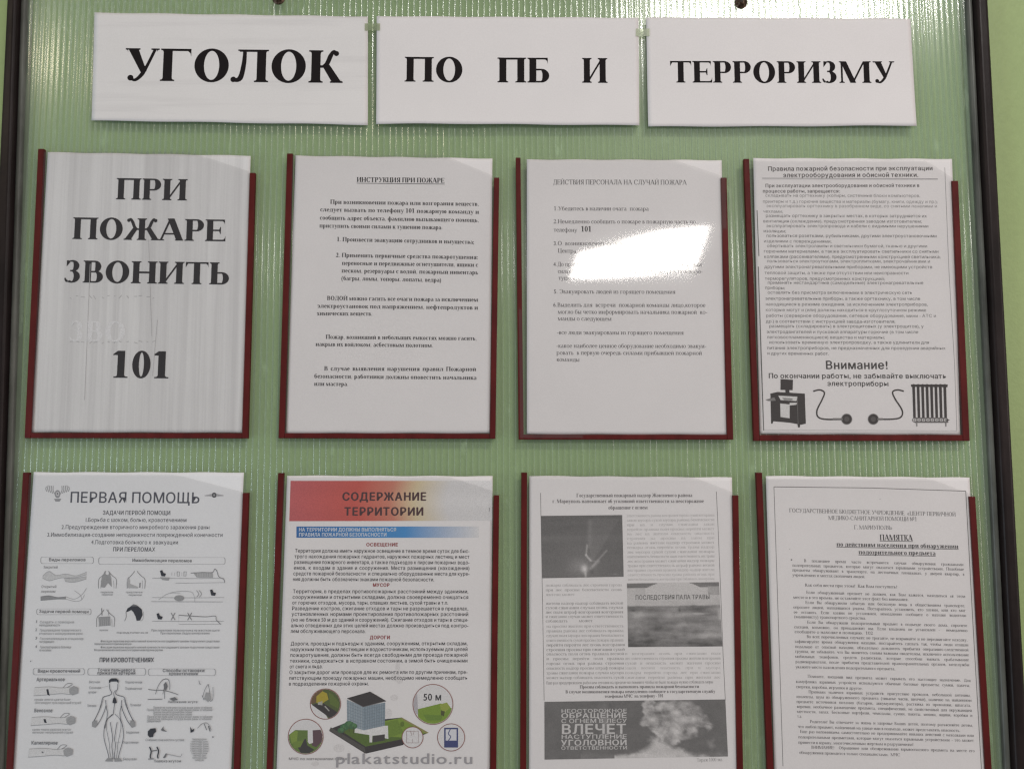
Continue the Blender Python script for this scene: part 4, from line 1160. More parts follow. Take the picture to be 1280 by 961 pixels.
# the standing figure
OC = (.10, .105, .13)
for sg in (-1, 1):
    X = lambda v: 561 + sg * v
    fg = lambda P_, wd=.75: pr.smooth([C(X(a), b) for a, b in P_], wd, OC)
    fg([(24, 178), (22, 206), (13, 222), (14, 236), (30, 244), (60, 254), (70, 285), (84, 330), (108, 380), (122, 398)])
    fg([(44, 300), (52, 330), (74, 380), (92, 408), (104, 424)]); fg([(46, 270), (42, 310), (36, 340), (40, 380), (52, 420), (56, 470), (50, 510), (36, 560), (28, 600), (44, 618)])
    fg([(8, 350), (36, 380), (42, 420), (34, 470), (24, 520), (22, 560), (14, 600)], .5); fg([(20, 395), (12, 440), (6, 490), (10, 530), (4, 600), (18, 618)])
    pr.poly([C(X(96), 384), C(X(122), 392), C(X(124), 420), C(X(104), 428), C(X(92), 408)], (.34, .345, .36)); pr.poly([C(X(6), 600), C(X(36), 600), C(X(50), 618), C(X(4), 620)], (.34, .345, .36))
    fg([(58, 262), (78, 320), (110, 388)], .45)
pr.poly([C(534, 176), C(534, 156), C(548, 146), C(576, 146), C(590, 158), C(589, 176), C(580, 164), C(545, 164)], DK)
pr.smooth([C(566, 290), C(560, 340), C(556, 352), C(520, 384), C(512, 430)], .8, OC); pr.poly([C(554, 284), C(558, 262), C(566, 250), (C(574, 262)), C(580, 284), C(568, 290)], DK); pr.smooth([C(566, 254), C(562, 230), C(572, 214)], .6, OC)
for t, x0, x1, y in (('Височная', 420, 482, 173), ('Сонная', 420, 488, 206), ('артерия', 416, 462, 231), ('Плечевая', 410, 462, 308), ('Подключичная', 626, 724, 174), ('Подмышечная', 626, 722, 210), ('Лучевая', 652, 716, 304), ('Бедренная', 632, 706, 460), ('Подколенная', 612, 702, 517), ('Берцовая', 614, 692, 612)): row(pr, C, t, x0, x1, y, 3.0, 'im', align='f', col=LG)
for p, q in (((488, 200), (530, 190)), ((640, 300), (618, 296)), ((600, 510), (575, 512)), ((606, 606), (584, 604))): pr.line([C(*p), C(*q)], .25, LG)
# ways of stopping the bleeding
for p in ([(800, 236), (815, 190), (842, 154), (872, 152), (882, 180), (880, 210)], [(842, 236), (850, 200), (856, 172)], [(852, 262), (852, 215)], [(758, 208), (800, 214), (842, 214), (900, 228), (930, 240)], [(756, 266), (840, 264)]): pr.smooth([C(*q) for q in p], .7, MG)
pr.poly([C(846, 180), C(860, 165), C(870, 190), C(862, 214), C(850, 210)], MG); pr.poly([C(878, 262), C(910, 252), C(928, 268), C(900, 274)], MG)
for p in ([(1048, 158), (1052, 176), (1060, 178)], [(1070, 250), (1080, 215), (1098, 182), (1104, 190), (1112, 240)], [(1128, 195), (1128, 260), (1112, 278)], [(1066, 242), (1078, 270)]): pr.smooth([C(*q) for q in p], .6, MG)
pr.poly([C(1078, 262), C(1088, 225), C(1112, 228), C(1118, 266), C(1100, 280)], (.38, .385, .40))
row(pr, C, 'Наложение жгута', 870, 1040, 286, 3.0, 'im', align='f', col=MG)
for i, y in enumerate((318, 331, 344, 357, 370, 383)): row(pr, C, 'Прижатие пальцем сосуда выше раны сгибание', (786, 750, 786, 786, 752, 750)[i], (1124, 1126, 1008, 1008, 1126, 1120)[i], y, 2.7, 'ib', align='f', col=(.40, .405, .42))
row(pr, C, 'Давящая повязка', 750, 830, 395, 2.6, 'ib', align='f', col=LG)
pr.poly([C(756, 470), C(756, 448), C(772, 432), C(800, 430), C(804, 448), C(790, 462), C(786, 480), C(766, 482)], DK); pr.poly([C(830, 440), C(846, 418), C(846, 436), C(866, 450), C(840, 446)], MG)
pr.poly([C(998, 420), C(1008, 440), C(1022, 432), C(1018, 448), C(1000, 456)], DK); pr.smooth([C(1040, 430), C(1066, 404), C(1098, 402), C(1118, 440)], .5, MG); pr.line([C(1078, 404), C(1092, 440)], .9, MG); pr.line([C(1102, 416), C(1112, 448)], 1.3, MG)
row(pr, C, 'Сгибание конечности в суставе', 742, 964, 503, 3.0, 'im', align='f', col=LG)
for i in range(10):
    hw = (42, 50, 53, 53, 53, 52, 46, 38, 42, 26)[i]; row(pr, C, 'тампонада раны', 1050 - hw, 1050 + hw, 498 + i * 13.2, 2.7, 'ib', align='f', col=(.42, .425, .44))
for x in (770, 812): pr.smooth([C(x - 4, 536), C(x + 5, 560), C(x, 590), C(x + 4, 602)], 1.6, DK)
pr.line([C(776, 560), C(808, 556)], 1.2, MG); pr.line([C(758, 606), C(790, 604)], 1.6, LG); pr.poly([C(842, 598), C(858, 574), C(866, 574), C(856, 600)], MG); pr.smooth([C(860, 578), C(900, 584), C(940, 592), C(952, 574)], .6, LG)
row(pr, C, 'Повязка жгутом', 790, 946, 624, 3.2, 'im', align='f', col=MG); pr.disc(*C(1128, 480), .9, MG); pr.disc(*C(88, 48), .7, MG)
Q5 = [(42.5, 590), (305, 590.3), (286.5, 975), (12, 972)]
Q5 = [(42.5, 590), (305, 590.3), (288.3, 984), (14.8, 981)]
sheet('first aid sheet headed ПЕРВАЯ ПОМОЩЬ with line drawings of injuries, lower left sleeve', Q5, paper_mat('cool_white_paper', (.78, .785, .81)), -.0020, flat(5), pr, GS)
sleeve('dark red edged sleeve holding the first aid drawings, below the 101 page', (28.4, 590.5), (5.4, 990), (310.5, 616), (298.2, 990), (8.2, 7.6, 7.5), 593, (.68, 616))

# ---- sheet 6: СОДЕРЖАНИЕ ТЕРРИТОРИИ
pr = Print()
Y = lambda x, y: (330 + x / 4.129, 760 + y / 4.129)
# pale damp smudges
for (x, y, rx, ry) in ((690, 300, 3, 8), (680, 355, 6, 5), (672, 460, 5, 4), (640, 540, 5, 6), (700, 372, 4, 4), (388, 720, 7, 5), (264, 800, 5, 3)):
    p = Y(x, y); pr.disc(p[0], p[1], rx, (.70, .675, .68), ry, 18)
Z = lambda x, y: (330 + x / 4.129, 570 + y / 4.129)
def header(u, v):
    red = np.array([.56, .105, .085]); yel = np.array([.66, .55, .36]); wh = np.array([.68, .67, .68]); pk = np.array([.50, .12, .13])
    c = np.zeros((len(u), 3))
    for i in range(3):
        c[:, i] = np.interp(u + .03 * np.sin(v * 3), [0, .35, .52, .64, .80, 1], [pk[i] * 1.05, red[i], red[i] * .75 + yel[i] * .25, yel[i], wh[i], wh[i] * 1.02])
    return c * (1 - .03 * np.sin(v * 9))[:, None]
picture(pr, [Z(138, 127), Z(1176, 127), Z(1178, 332), Z(131, 335)], 60, 12, header)
def blue(u, v):
    a = np.array([.035, .15, .40]); a2 = np.array([.06, .25, .55]); wh = np.array([.70, .69, .70]); c = np.zeros((len(u), 3))
    for i in range(3): c[:, i] = np.interp(u, [0, .45, .60, .80, 1], [a[i], a2[i], a2[i] * 1.1, .5 * (a2[i] + wh[i]), wh[i]])
    return c
picture(pr, [Z(168, 362), Z(1110, 362), Z(1110, 420), Z(168, 420)], 50, 4, blue)
row(pr, Z, 'СОДЕРЖАНИЕ', 404, 843, 228, 10.0, 'ik', 228, align='f', col=(.075, .035, .04)); row(pr, Z, 'ТЕРРИТОРИИ', 414, 828, 305, 10.0, 'ik', 305, align='f', col=(.075, .035, .04))
row(pr, Z, 'НА ТЕРРИТОРИИ ДОЛЖНЫ ВЫПОЛНЯТЬСЯ', 180, 684, 387, 4.4, 'ib', align='f', col=(.62, .66, .72)); row(pr, Z, 'ПРАВИЛА ПОЖАРНОЙ БЕЗОПАСНОСТИ', 180, 634, 413, 4.4, 'ib', align='f', col=(.62, .66, .72))
RD = (.30, .06, .065)
row(pr, Z, 'ОСВЕЩЕНИЕ', 528, 694, 464, 4.2, 'ik', align='f', col=RD); row(pr, Z, 'МУСОР', 562, 650, 672, 4.2, 'ik', align='f', col=RD)
G6 = (.03, .03, .04)
for i, t in enumerate(['Территория должна иметь наружное освещение в темное время суток для быс-', 'трого нахождения пожарных гидрантов, наружных пожарных лестниц и мест', 'размещения пожарного инвентаря, а также подъездов к пирсам пожарных водо-',
                       'емов, к входам в здания и сооружения. Места размещения (нахождения)', 'средств пожарной безопасности  и специально оборудованные места для куре-', 'ния должны быть обозначены знаками пожарной безопасности.']):
    row(pr, Z, t, 160 - i * 2.2, 1062 if i < 5 else 880, 496 + i * 29.3, 4.6, 'im', 498 + i * 29.3, align='j' if i < 5 else 'f', col=G6, cond=.82)
for i, t in enumerate(['Территория, в пределах противопожарных расстояний между зданиями,', 'сооружениями и открытыми складами, должна своевременно очищаться', 'от горючих отходов, мусора, тары, опавших листьев, сухой травы и т.п.',
                       'Разведение костров, сжигание отходов и тары не разрешается в пределах,', 'установленных нормами проектирования противопожарных расстояний', '(но не ближе 50 м до зданий и сооружений). Сжигание отходов и тары в специ-',
                       'ально отведенных для этих целей местах должно производиться под контро-', 'лем обслуживающего персонала.']):
    row(pr, Z, t, 149 - i * 1.6, 1056 if i not in (2, 7) else (952, 0, 0, 0, 0, 526)[i - 2], 705 + i * 29.3, 4.6, 'im', 706 + i * 29.3, align='f' if i in (2, 7) else 'j', col=G6, cond=.86)
Y = lambda x, y: (330 + x / 4.129, 760 + y / 4.129)
row(pr, Y, 'ДОРОГИ', 546, 652, 158, 4.4, 'ik', align='f', col=RD)
for i, t in enumerate(['Дороги, проезды и подъезды к зданиям, сооружениям, открытым складам,', 'наружным пожарным лестницам и водоисточникам, используемым для целей', 'пожаротушения, должны быть всегда свободными для проезда пожарной',
                       'техники, содержаться  в исправном состоянии, а зимой быть очищенными', 'от снега и льда.', 'О закрытии дорог или проездов для их ремонта или по другим причинам, пре-', 'пятствующим проезду пожарных машин, необходимо немедленно сообщать', 'в подразделения пожарной охраны.']):
    row(pr, Y, t, 138 - i * 1.4, 1052 if i not in (4, 7) else (304 if i == 4 else 542), 190 + i * 29.6, 4.6, 'im', 189 + i * 29.6, align='f' if i in (4, 7) else 'j', col=G6, cond=.86)
# isometric building on its plot
GR = (.20, .30, .045); GD = (.10, .16, .035); RO = (.045, .04, .042)
pr.poly([Y(338, 622), Y(420, 590), Y(712, 562), Y(850, 640), Y(720, 696), Y(525, 745)], RO); pr.poly([Y(382, 620), Y(470, 600), Y(525, 590), Y(700, 640), Y(720, 672), Y(525, 712)], GD)
pr.poly([Y(620, 580), Y(714, 563), Y(846, 638), Y(760, 668), Y(630, 660)], GR); pr.poly([Y(620, 590), Y(690, 572), Y(720, 640), Y(640, 668)], (.16, .25, .04))
pr.poly([Y(714, 563), Y(850, 640), Y(838, 646), Y(706, 568)], (.28, .27, .10))
for a, b in (((338, 628), (525, 745)), ((525, 745), (720, 700))): pr.line([Y(*a), Y(*b)], 1.6, RO)
pr.poly([Y(520, 745), Y(520, 716), Y(724, 676), Y(724, 698)], RO); pr.poly([Y(338, 628), Y(345, 612), Y(520, 716), Y(525, 745)], (.09, .085, .08))
pr.poly([Y(470, 610), Y(640, 604), Y(642, 672), Y(620, 668), Y(616, 650), Y(560, 656), Y(558, 690), Y(545, 690), Y(544, 652), Y(468, 640)], (.72, .71, .71)); pr.poly([Y(562, 658), Y(624, 648), Y(624, 680), Y(562, 690)], (.06, .055, .055))
pr.poly([Y(428, 470), Y(516, 506), Y(516, 628), Y(430, 604)], (.27, .33, .38)); pr.poly([Y(516, 506), Y(626, 484), Y(624, 604), Y(516, 628)], (.22, .28, .33))
for i in range(1, 7): pr.line([Y(428 + i * 12.6, 470 + i * 5.1), Y(430 + i * 12.3, 604 + i * 3.4)], .35, (.42, .46, .50))
for i in range(1, 9): pr.line([Y(516 + i * 12.2, 506 - i * 2.4), Y(516 + i * 12, 628 - i * 2.7)], .35, (.38, .42, .47))
for j in range(1, 8): pr.line([Y(428, 470 + j * 16.6), Y(516, 506 + j * 15.2), Y(625, 484 + j * 15)], .3, (.17, .20, .24))
pr.poly([Y(430, 462), Y(548, 428), Y(630, 476), Y(512, 506)], RO); pr.line([Y(430, 463), Y(512, 507), Y(630, 477)], .7, (.14, .13, .13))
for x, y, r_ in ((415, 612, 5.4), (440, 600, 6.4), (462, 606, 5), (398, 628, 4.4)):
    p = Y(x, y); pr.disc(p[0], p[1], r_, (.06, .15, .07), r_ * .8, 9); pr.disc(p[0] + 1, p[1] - 1, r_ * .55, (.09, .21, .09), None, 7); pr.line([p, (p[0], p[1] + 9)], .6, (.08, .07, .04))
p = Y(714, 596); pr.disc(p[0], p[1], 2.6, (.12, .18, .03), 3.4, 9)
# round insets
RG = (.26, .09, .075)
def inset(cx, cy, r, fills):
    c = Y(cx, cy); rp = r / 4.129
    pr.disc(c[0], c[1], rp, (.70, .69, .70), None, 40)
    for pts, colr in fills:    # clip each patch to the circle
        q = []
        for a, b in pts:
            d = math.hypot(a, b); k = min(1, .97 / d) if d > 0 else 1; q.append((c[0] + a * rp * k, c[1] + b * rp * k))
        pr.poly(q, colr)
    pr.ring(c[0], c[1], rp, .9, RG)
arc = lambda a0, a1, m=9: [(math.cos(R(a0 + (a1 - a0) * i / m)), math.sin(R(a0 + (a1 - a0) * i / m))) for i in range(m + 1)]
inset(318, 492, 78, [(arc(-178, 80, 18) + [(-.1, .5), (-.8, .1)], (.09, .12, .04)), (arc(-178, -100, 7) + [(-.3, -.2), (-.9, .0)], (.16, .10, .05)), ([(-.9, .05), (-.2, -.1), (.9, .62), (.6, .8), (.3, .95)], RO), ([(.0, .12), (.28, .45), (.22, .48), (-.08, .16)], (.4, .4, .38)),
                     ([(-.6, -.5), (-.2, -.85), (.1, -.7), (.2, -.3), (-.05, -.15), (-.3, .05), (-.6, -.1)], (.42, .34, .04)), ([(-.5, -.1), (-.2, -.2), (-.2, .08), (-.5, .05)], (.40, .40, .36)), ([(.2, -.8), (.5, -.6), (.9, -.1), (.85, .3), (.3, .0)], (.12, .17, .04))])
inset(216, 660, 90, [([(-.97, -.1), (-.6, -.38), (.9, -.35), (.97, .1)] + arc(10, 170, 14), (.13, .2, .05)), ([(.35, -.36), (.85, -.4), (.97, -.1), (.97, .3), (.6, .6), (.35, .5)], (.12, .07, .085)), ([(.12, -.4), (.4, -.42), (.42, .35), (.22, .42), (.12, .3)], (.70, .69, .70)),
                     ([(-.9, -.1), (-.6, -.35), (-.45, -.3), (-.5, .3), (-.8, .4)], (.22, .31, .06)), ([(.0, .1), (.1, .5), (.5, .75), (.2, .96), (-.3, .95), (-.5, .5)], (.05, .05, .05)), ([(-.7, .3), (-.1, .2), (-.3, .6), (-.7, .65)], (.17, .25, .05))])
inset(872, 494, 103, [([(-.8, .25), (.4, -.05), (.97, .2)] + arc(12, 140, 12), (.20, .31, .04)), (arc(150, 215, 6) + [(-.78, -.5), (-.74, .5)], (.45, .43, .46)), ([(.35, .0), (.7, -.1), (.88, .15), (.6, .4), (.4, .25)], (.30, .36, .07)), ([(.4, .3), (.6, .35), (.55, .6), (.4, .55)], (.08, .09, .03)), ([(-.5, .5), (.5, .55), (.4, .8), (-.3, .8)], (.15, .25, .04))])
row(pr, Y, '50 м', 822, 918, 474, 8.8, 'ib', 473, align='f', col=(.04, .04, .045))
inset(767, 664, 54, []); inset(966, 664, 70, [])
pr.line([Y(736, 632), Y(797, 632), Y(797, 692), Y(736, 692), Y(736, 632)], .7, (.3, .2, .2)); pr.line([Y(756, 632), Y(764, 652), Y(758, 655)], .6, (.3, .2, .2)); pr.line([Y(775, 632), Y(770, 652)], .5, (.3, .2, .2)); pr.line([Y(766, 692), Y(766, 672)], .5, (.3, .2, .2))
pr.poly([Y(930, 614), Y(1002, 614), Y(1002, 716), Y(930, 716)], (.05, .065, .19)); pr.poly([Y(938, 622), Y(994, 622), Y(994, 680), Y(938, 680)], (.66, .67, .72))
pr.smooth([Y(962, 622), Y(952, 645), Y(964, 660), Y(952, 680)], 1.1, (.05, .065, .19))
row(pr, Y, 'plakatstudio.ru', 368, 1083, 800, 13.8, 'im', 800, align='f', col=(.36, .35, .37)); row(pr, Y, 'МЧС по материалам сайта', 128, 430, 780, 3.2, 'im', align='f', col=(.3, .29, .3))
row(pr, Z, '1', 1158, 1166, 283, 4.6, 'im', align='f', col=(.2, .2, .22))
Q6 = [(359, 594.2), (615.8, 595), (612, 984), (345, 984)]
sheet('colour poster sheet headed СОДЕРЖАНИЕ ТЕРРИТОРИИ with red and blue banners', Q6, M_PAPER, -.0020, flat(6), pr, GS)
sleeve('dark red edged sleeve holding the coloured poster with red and blue banners', (347.4, 591), (331.6, 990), (624, 619), (619.9, 990), (7.6, 7.6, 7), 596, (.78, 615))

# ---- sheet 7: newspaper-like copy with three grey pictures
pr = Print()
Z = lambda x, y: (630 + x / 4.267, 570 + y / 4.267); Y = lambda x, y: (630 + x / 4.267, 760 + y / 4.267)
for t, x0, x1, y in (('Государственный пожарный надзор Жовтневого района', 386, 1004, 218), ('г. Мариуполь напоминает об уголовной ответственности за неосторожное', 258, 1066, 249), ('обращение с огнем', 556, 766, 283)):
    row(pr, Z, t, x0, x1, y, 4.6, 'sb', y - 1, align='f', col=(.17, .16, .165))
for P_ in ([Z(195, 196), Z(200, 500), Z(206, 800), Y(214, 490)], [Z(1132, 188), Z(1142, 400), Z(1155, 720), Y(1168, 250), Y(1180, 490)]): pr.line(P_, .6, (.15, .14, .145))
def pic1(u, v):
    c = .155 + .03 * (fbm(u * 2, v * 16, 3) - .5) + .05 * np.exp(-((v - .36) / .06) ** 2) * (fbm(u * 3, v * 5, 5)) * (v > .3)
    c += .035 * np.clip(v - .35, 0, 1)
    g_ = lambda x, y, a, b: np.exp(-((u - x) / a) ** 2 - ((v - y) / b) ** 2)
    c += .45 * g_(.52, .86, .035, .055) + .30 * g_(.535, .95, .014, .05) + .10 * g_(.48, .82, .14, .12) + .03 * g_(.45, .7, .3, .3)
    def seg(x0, y0, x1, y1, wd, a):
        dx, dy = x1 - x0, y1 - y0; t = np.clip(((u - x0) * dx + (v - y0) * dy) / (dx * dx + dy * dy), 0, 1)
        return a * np.exp(-(((u - x0 - t * dx) ** 2 + (v - y0 - t * dy) ** 2) / wd ** 2))
    c += seg(.56, .48, .545, .64, .010, .22) + seg(.545, .64, .60, .73, .013, .30) + seg(.60, .73, .66, .74, .01, .1) + seg(.62, .82, .80, .57, .012, .14) + seg(.60, .86, .70, .74, .02, .12)
    c += .05 * (np.clip((u - .58) / .02, 0, 1) * np.clip((.76 - u - (v - .5) * .5) / .02, 0, 1) * (v > .06) * (v < .72)) * (.4 + .6 * v) + seg(.60, .1, .58, .5, .03, .05)
    c -= .06 * g_(.61, .90, .03, .04); c += .10 * g_(.9, .955, .025, .012)
    return c + .008 * rng.standard_normal(len(u))
picture(pr, [Z(197, 318), Z(630, 313), Z(638, 642), Z(203, 650)], 110, 84, pic1)
WF = 'опасность сухой травы весной пожары жители города просим соблюдать правила безопасности огонь может перейти на строения лес и поля при сжигании мусора штраф ответственность закон надзор района случаи возгорания'.split()
def filler(n_, x0, x1, y, dy, z, h, g0, sl=0.0, jit=.08, short=(), skew=0.0):
    for i in range(n_):
        ws = [random.choice(WF) for _ in range(max(3, int((x1 - x0) / 4.267 / (h * 5.1))))]
        g_ = g0 + jit * random.random(); xe = x1 if i not in short else x0 + (x1 - x0) * random.uniform(.3, .7)
        xs_ = x0 + skew * i + (60 if (i and (i - 1) in short) else 0)
        if i in short: ws = ws[:max(1, int(len(ws) * .5))]
        row(pr, z, ' '.join(ws), xs_, xe, y + dy * i, h, 's', y + dy * i + sl, col=(g_, g_ * .97, g_ * .97), align='j')
filler(15, 655, 1122, 324, 24.2, Z, 3.5, .46, -4, .12, (), .3)
filler(3, 222, 630, 694, 25, Z, 3.5, .38, -2, .1, (2,)); filler(5, 222, 636, 791, 23.5, Z, 3.7, .26, -2, .1, (4,))
filler(4, 226, 638, 102, 25, Y, 3.6, .30, -2, .12, ()); filler(2, 226, 645, 202, 25, Y, 3.7, .26, -2, .1, ())
filler(6, 226, 640, 250, 25.2, Y, 3.6, .28, -2, .08); filler(6, 645, 1155, 248, 25.4, Y, 3.6, .42, -2, .12)
row(pr, Y, 'Еще раз предупреждаем работаем сегодня на пределе но помните чтобы не было пожара нужно соблюдать меры', 226, 1115, 404, 3.8, 's', 398, align='f', col=(.24, .23, .23))
for t, x0, x1, y in (('Просим соблюдать и выполнять правила пожарной безопасности', 404, 1040, 426), ('В случае возникновения пожара немедленно сообщите в государственную службу', 328, 1126, 452), ('телефонам МЧС  на телефону - 101', 536, 850, 476)):
    row(pr, Y, t, x0, x1, y, 4.0, 'sb', y - 3, align='f', col=(.16, .15, .155))
def pic2(u, v):
    n1 = fbm(u * 5, v * 7, 21); n2 = fbm(u * 4, v * 18, 31); n3 = fbm(u * 18, v * 16, 33)
    edge = .37 + .03 * (fbm(u * 10, v * 0, 35) - .5); c = .25 + .34 * (n1 - .5) + .20 * (n2 - .5) + .10 * (n3 - .5)
    sky = np.clip((edge - v) / .02, 0, 1); c = c * (1 - sky) + sky * (.56 + .22 * (n1 - .5))
    tr_ = ((u < .31 - (v - .02) * 1.6) | (u > .70 + (v - .02) * 1.7)) & (v > .005) & (v < .075); c = np.where(tr_, .21 + .12 * (n2 - .5), c)
    c = np.where((v < .25) & ~tr_ & (u > .2) & (u < .86), .62, c); c = np.where((u > .88) & (v > .07) & (v < .2), .42 + .2 * (n3 - .5), c)
    g_ = lambda x, y, a, b: np.exp(-((u - x) / a) ** 2 - ((v - y) / b) ** 2)
    c += .20 * g_(.10, .50, .12, .05) + .14 * g_(.55, .50, .18, .04) + .22 * g_(.78, .49, .09, .015) + .24 * g_(.88, .82, .16, .05) + .2 * g_(.99, .52, .02, .09)
    c -= .10 * g_(.3, .52, .1, .06) + .10 * g_(.06, .43, .04, .015) + .05 * g_(.3, .72, .4, .03) + .12 * g_(.56, .44, .012, .05)
    c -= .07 * np.clip((v - .8) * 8, 0, 1) * (.8 + .3 * np.sin(v * 240)); c += .08 * g_(.57, .62, .05, .10)
    return np.clip(c, .10, .66)
picture(pr, [Z(655, 676), Z(1146, 669), Y(1164, 202), Y(662, 206)], 110, 84, pic2)
pr.poly([Z(690, 738), Z(1110, 736), Z(1112, 768), Z(692, 772)], (.58, .565, .565))
row(pr, Z, 'ПОСЛЕДСТВИЯ ПАЛА ТРАВЫ', 700, 1098, 764, 5.6, 'ib', 760, align='f', col=(.16, .155, .155))
def pic3(u, v):
    n1 = fbm(u * 9, v * 4, 41); n2 = fbm(u * 22, v * 9, 51); wx = u + .05 * (fbm(u * 12, v * 6, 61) - .5) * 2; wy = v + .12 * (fbm(u * 12, v * 6, 71) - .5) * 2
    c = .165 + .06 * (n2 - .5)
    blob = lambda x, y, a, b: np.clip(1.25 - np.hypot((wx - x) / a, (wy - y) / b), 0, 1)
    cl = np.zeros(len(u))
    for x, y, a, b in ((.58, .15, .035, .17), (.60, .35, .05, .16), (.73, .22, .12, .22), (.84, .35, .065, .16), (.76, .48, .09, .2), (.66, .52, .06, .14), (.70, .66, .05, .14)): cl = np.maximum(cl, blob(x, y, a, b))
    cl = np.clip(cl * 3.2 * (.45 + n1), 0, 1); c = c * (1 - cl) + cl * (.46 + .5 * (n2 - .5) * 1.6)
    gr = np.clip((wy - .60 - np.abs(wx - .62) * 2.4) * 8, 0, 1) * (u > .45) + np.clip((wy - .93) * 12, 0, 1) * (u > .38) * (u < .9); gr = np.clip(gr, 0, 1)
    c = c * (1 - gr) + gr * (.58 + .2 * (n2 - .5)); c += .10 * blob(.91, .72, .02, .08)
    c += .10 * np.exp(-((v - .97) / .05) ** 2) * n2 * (u > .2) + .22 * np.exp(-((u - .335) / .022) ** 2 - ((v - .45) / .3) ** 2) * n1
    return np.clip(c, .11, .66)
picture(pr, [Y(215, 497), Y(1180, 484), Y(1194, 788), Y(216, 805)], 170, 58, pic3)
WT = (.60, .585, .585)
for t, y, h, f_ in (('НЕОСТОРОЖНОЕ', 556, 4.6, 'im'), ('ОБРАЩЕНИЕ', 584, 6.0, 'ib'), ('С ОГНЕМ В ЛЕСУ', 610, 5.0, 'im'), ('ВЛЕЧЕТ', 668, 12.0, 'ib'), ('НАСТУПЛЕНИЕ', 694, 5.0, 'im'), ('УГОЛОВНОЙ', 730, 7.0, 'ib'), ('ОТВЕТСТВЕННОСТИ', 752, 4.0, 'im')):
    row(pr, Y, t, 304, 658, y, h, f_, y - 2, align='f', col=WT)
row(pr, Y, 'Тираж 1000 экз.', 1028, 1168, 816, 4.2, 's', 812, align='f', col=(.32, .31, .31))
Q7 = [(661.6, 594.6), (914.7, 596.5), (924, 984), (661, 984)]
sheet('grey leaflet sheet with three blurred photographs and the word ВЛЕЧЕТ at its foot', Q7, M_PAPER, -.0020, flat(7), pr, GS)
sleeve('dark red edged sleeve holding the leaflet with three grey photographs', (651.6, 590.5), (650, 990), (923.2, 619), (929.6, 990), (7.8, 7.8, 7), 594, (.78, 617))

# ---- sheet 8: ПАМЯТКА
pr = Print()
Z = lambda x, y: (920 + x / 3.556, 570 + y / 3.557); Y = lambda x, y: (920 + x / 3.556, 760 + y / 3.557)
pr.line([Z(168, 136), Z(600, 141), Z(1020, 155)], .8, (.15, .145, .145)); pr.line([Z(168, 136), Z(188, 747), Y(208, 700)], .7, (.18, .175, .175)); pr.line([Z(1020, 155), Z(1052, 747), Y(1090, 720)], .8, (.15, .145, .145))
for t, x0, x1, y, y1, h, f_ in (('ГОСУДАРСТВЕННОЕ БЮДЖЕТНОЕ УЧРЕЖДЕНИЕ  «ЦЕНТР ПЕРВИЧНОЙ', 236, 976, 249, 267, 5.0, 's'), ('МЕДИКО-САНИТАРНОЙ ПОМОЩИ №1', 410, 804, 282, 288, 5.0, 's'), ('Г. МАРИУПОЛЯ»', 524, 694, 324, 326, 5.0, 's'),
                                ('ПАМЯТКА', 638, 785, 373, 375, 7.2, 'sb'), ('по действиям населения при обнаружении', 446, 988, 400, 410, 5.6, 'sb'), ('подозрительного предмета', 544, 886, 435, 440, 5.6, 'sb')):
    row(pr, Z, t, x0, x1, y, h, f_, y1, align='f', col=(.13, .125, .13) if f_ == 's' else (.07, .065, .07))
    if f_ == 'sb': pr.line([Z(x0, y + 3.5), Z(x1, y1 + 3.5)], .7, (.08, .075, .08))
def para(rows, z):
    for t, x0, x1, y, y1 in rows:
        ragged = t.endswith('|'); t = t.rstrip('|'); row(pr, z, t, x0, x1, y, 3.7, 's', y1, align='f' if ragged else 'j', col=(.06, .055, .06), cond=.84)
para([('В последнее время часто встречаются случаи обнаружения гражданами', 302, 1010, 470, 487), ('подозрительных предметов, которые могут оказаться взрывными устройствами. Подобные', 250, 1012, 490, 508),
      ('предметы обнаруживают в транспорте, на лестничных площадках, у дверей квартир, в', 250, 1014, 511, 530), ('учреждениях и местах скопления людей.|', 250, 574, 533, 541),
      ('Как себя вести при этом?  Как Вам поступить?|', 306, 716, 578, 586),
      ('Если обнаруженный предмет не должен, как Вам кажется, находиться «в этом', 312, 1018, 610, 628), ('месте и в это время», не оставляйте этот факт без внимания.|', 254, 766, 632, 642),
      ('Если Вы обнаружили забытую или бесхозную вещь в общественном транспорте,', 308, 1018, 655, 670), ('опросите людей, находящихся рядом. Постарайтесь установить, кто хозяин, или кто мог', 254, 1020, 676, 691),
      ('ее оставить. Если хозяин не установлен, немедленно сообщите о находке водителю', 256, 1022, 698, 713), ('(машинисту) транспортного средства.|', 258, 578, 718, 725)], Z)
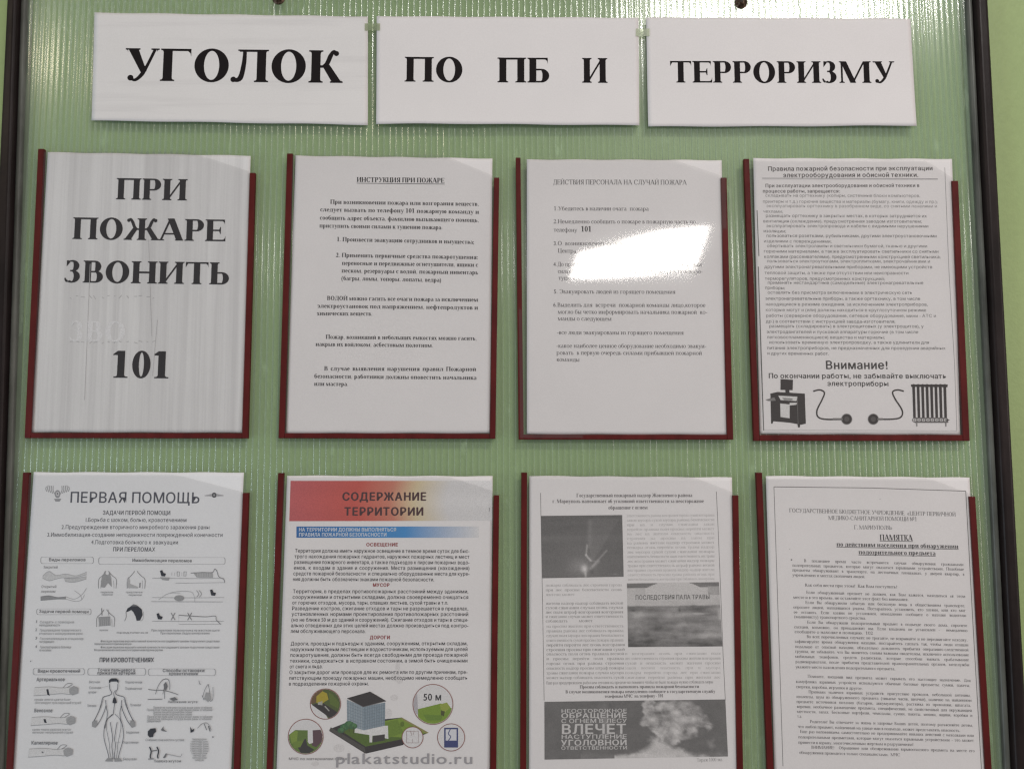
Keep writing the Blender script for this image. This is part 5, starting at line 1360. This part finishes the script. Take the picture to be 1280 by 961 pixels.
para([('Если Вы обнаружили подозрительный предмет в подъезде своего дома, спросите', 316, 1026, 67, 82), ('соседей, возможно, он принадлежит им. Если владелец не установлен -  немедленно', 258, 1028, 88, 104),
      ('сообщите о находке в полицию.  102|', 260, 608, 109, 116), ('Во всех перечисленных случаях: не трогайте, не вскрывайте и не передвигайте находку,', 314, 1028, 131, 146),
      ('зафиксируйте время обнаружения находки, постарайтесь сделать так, чтобы люди отошли', 260, 1032, 152, 168), ('подальше от опасной находки, обязательно дождитесь прибытия оперативно-следственной', 262, 1032, 175, 190),
      ('группы, не забывайте, что Вы являетесь самым важным свидетелем, исключите использование', 262, 1034, 196, 212), ('мобильных телефонов, средств радиосвязи, которые способны вызвать срабатывание', 262, 1034, 219, 234),
      ('радиовзрывателя, после прибытия представителей правоохранительных органов, медслужбы', 264, 1036, 242, 256), ('укажите место нахождения подозрительного предмета.|', 264, 708, 265, 274),
      ('Помните, внешний вид предмета может скрывать его настоящее назначение. Для', 318, 1042, 307, 326), ('камуфляжа взрывных устройств используются обычные бытовые предметы: сумки, пакеты,', 266, 1040, 330, 348),
      ('свертки, коробки, игрушки и другое.|', 266, 562, 353, 361), ('Признаки наличия взрывных устройств: присутствие проводов, небольшой антенны,', 322, 1042, 376, 392),
      ('изоленты, шум из обнаруженного предмета (тиканье часов, щелчки), наличие на найденном', 268, 1046, 397, 414), ('предмете источников питания (батареи, аккумуляторы), растяжка из проволоки, шпагата,', 268, 1044, 419, 436),
      ('веревки, необычное размещение предмета, специфический, не свойственный для окружающей', 270, 1048, 441, 459), ('местности, запах. Бесхозные портфели, чемоданы, сумки, пакеты, мешки, ящики, коробки и', 270, 1050, 463, 481), ('т.д.|', 272, 292, 484, 485),
      ('Родители! Вы отвечаете за жизнь и здоровье Ваших детей, поэтому разъясняйте детям,', 328, 1052, 508, 525), ('что любой предмет, найденный на улице или в подъезде, может представлять опасность.|', 274, 996, 530, 548),
      ('Еще раз напоминаем: самостоятельно не предпринимайте никаких действий с находками или', 284, 1056, 552, 570), ('подозрительными предметами, которые могут оказаться взрывными устройствами - это может', 276, 1056, 576, 592),
      ('привести к взрыву, многочисленным жертвам и разрушениям!|', 276, 788, 600, 610), ('ВНИМАНИЕ!  Обращение или обезвреживание взрывоопасного предмета на месте его', 334, 1060, 622, 638), ('обнаружения проводится только специалистами.  МЧС|', 280, 728, 645, 656)], Y)
pr.disc(*Z(246, 460), 1.0, (.2, .19, .2)); pr.disc(*Z(639, 190), .6, (.4, .39, .4)); pr.disc(*Z(238, 412), .6, (.45, .44, .44))
Q8 = [(957.1, 594.5), (1211.6, 596.7), (1233.3, 984), (968.6, 984)]
sheet('white text-only sheet headed ПАМЯТКА inside a thin ruled border, lower right sleeve', Q8, M_PAPER, -.0020, flat(8), pr, GS)
sleeve('dark red edged sleeve holding the text page with a thin ruled border', (945.3, 590.5), (960.4, 990), (1219.3, 620.5), (1241.8, 990), (8, 8, 7), 598, (.80, 618))
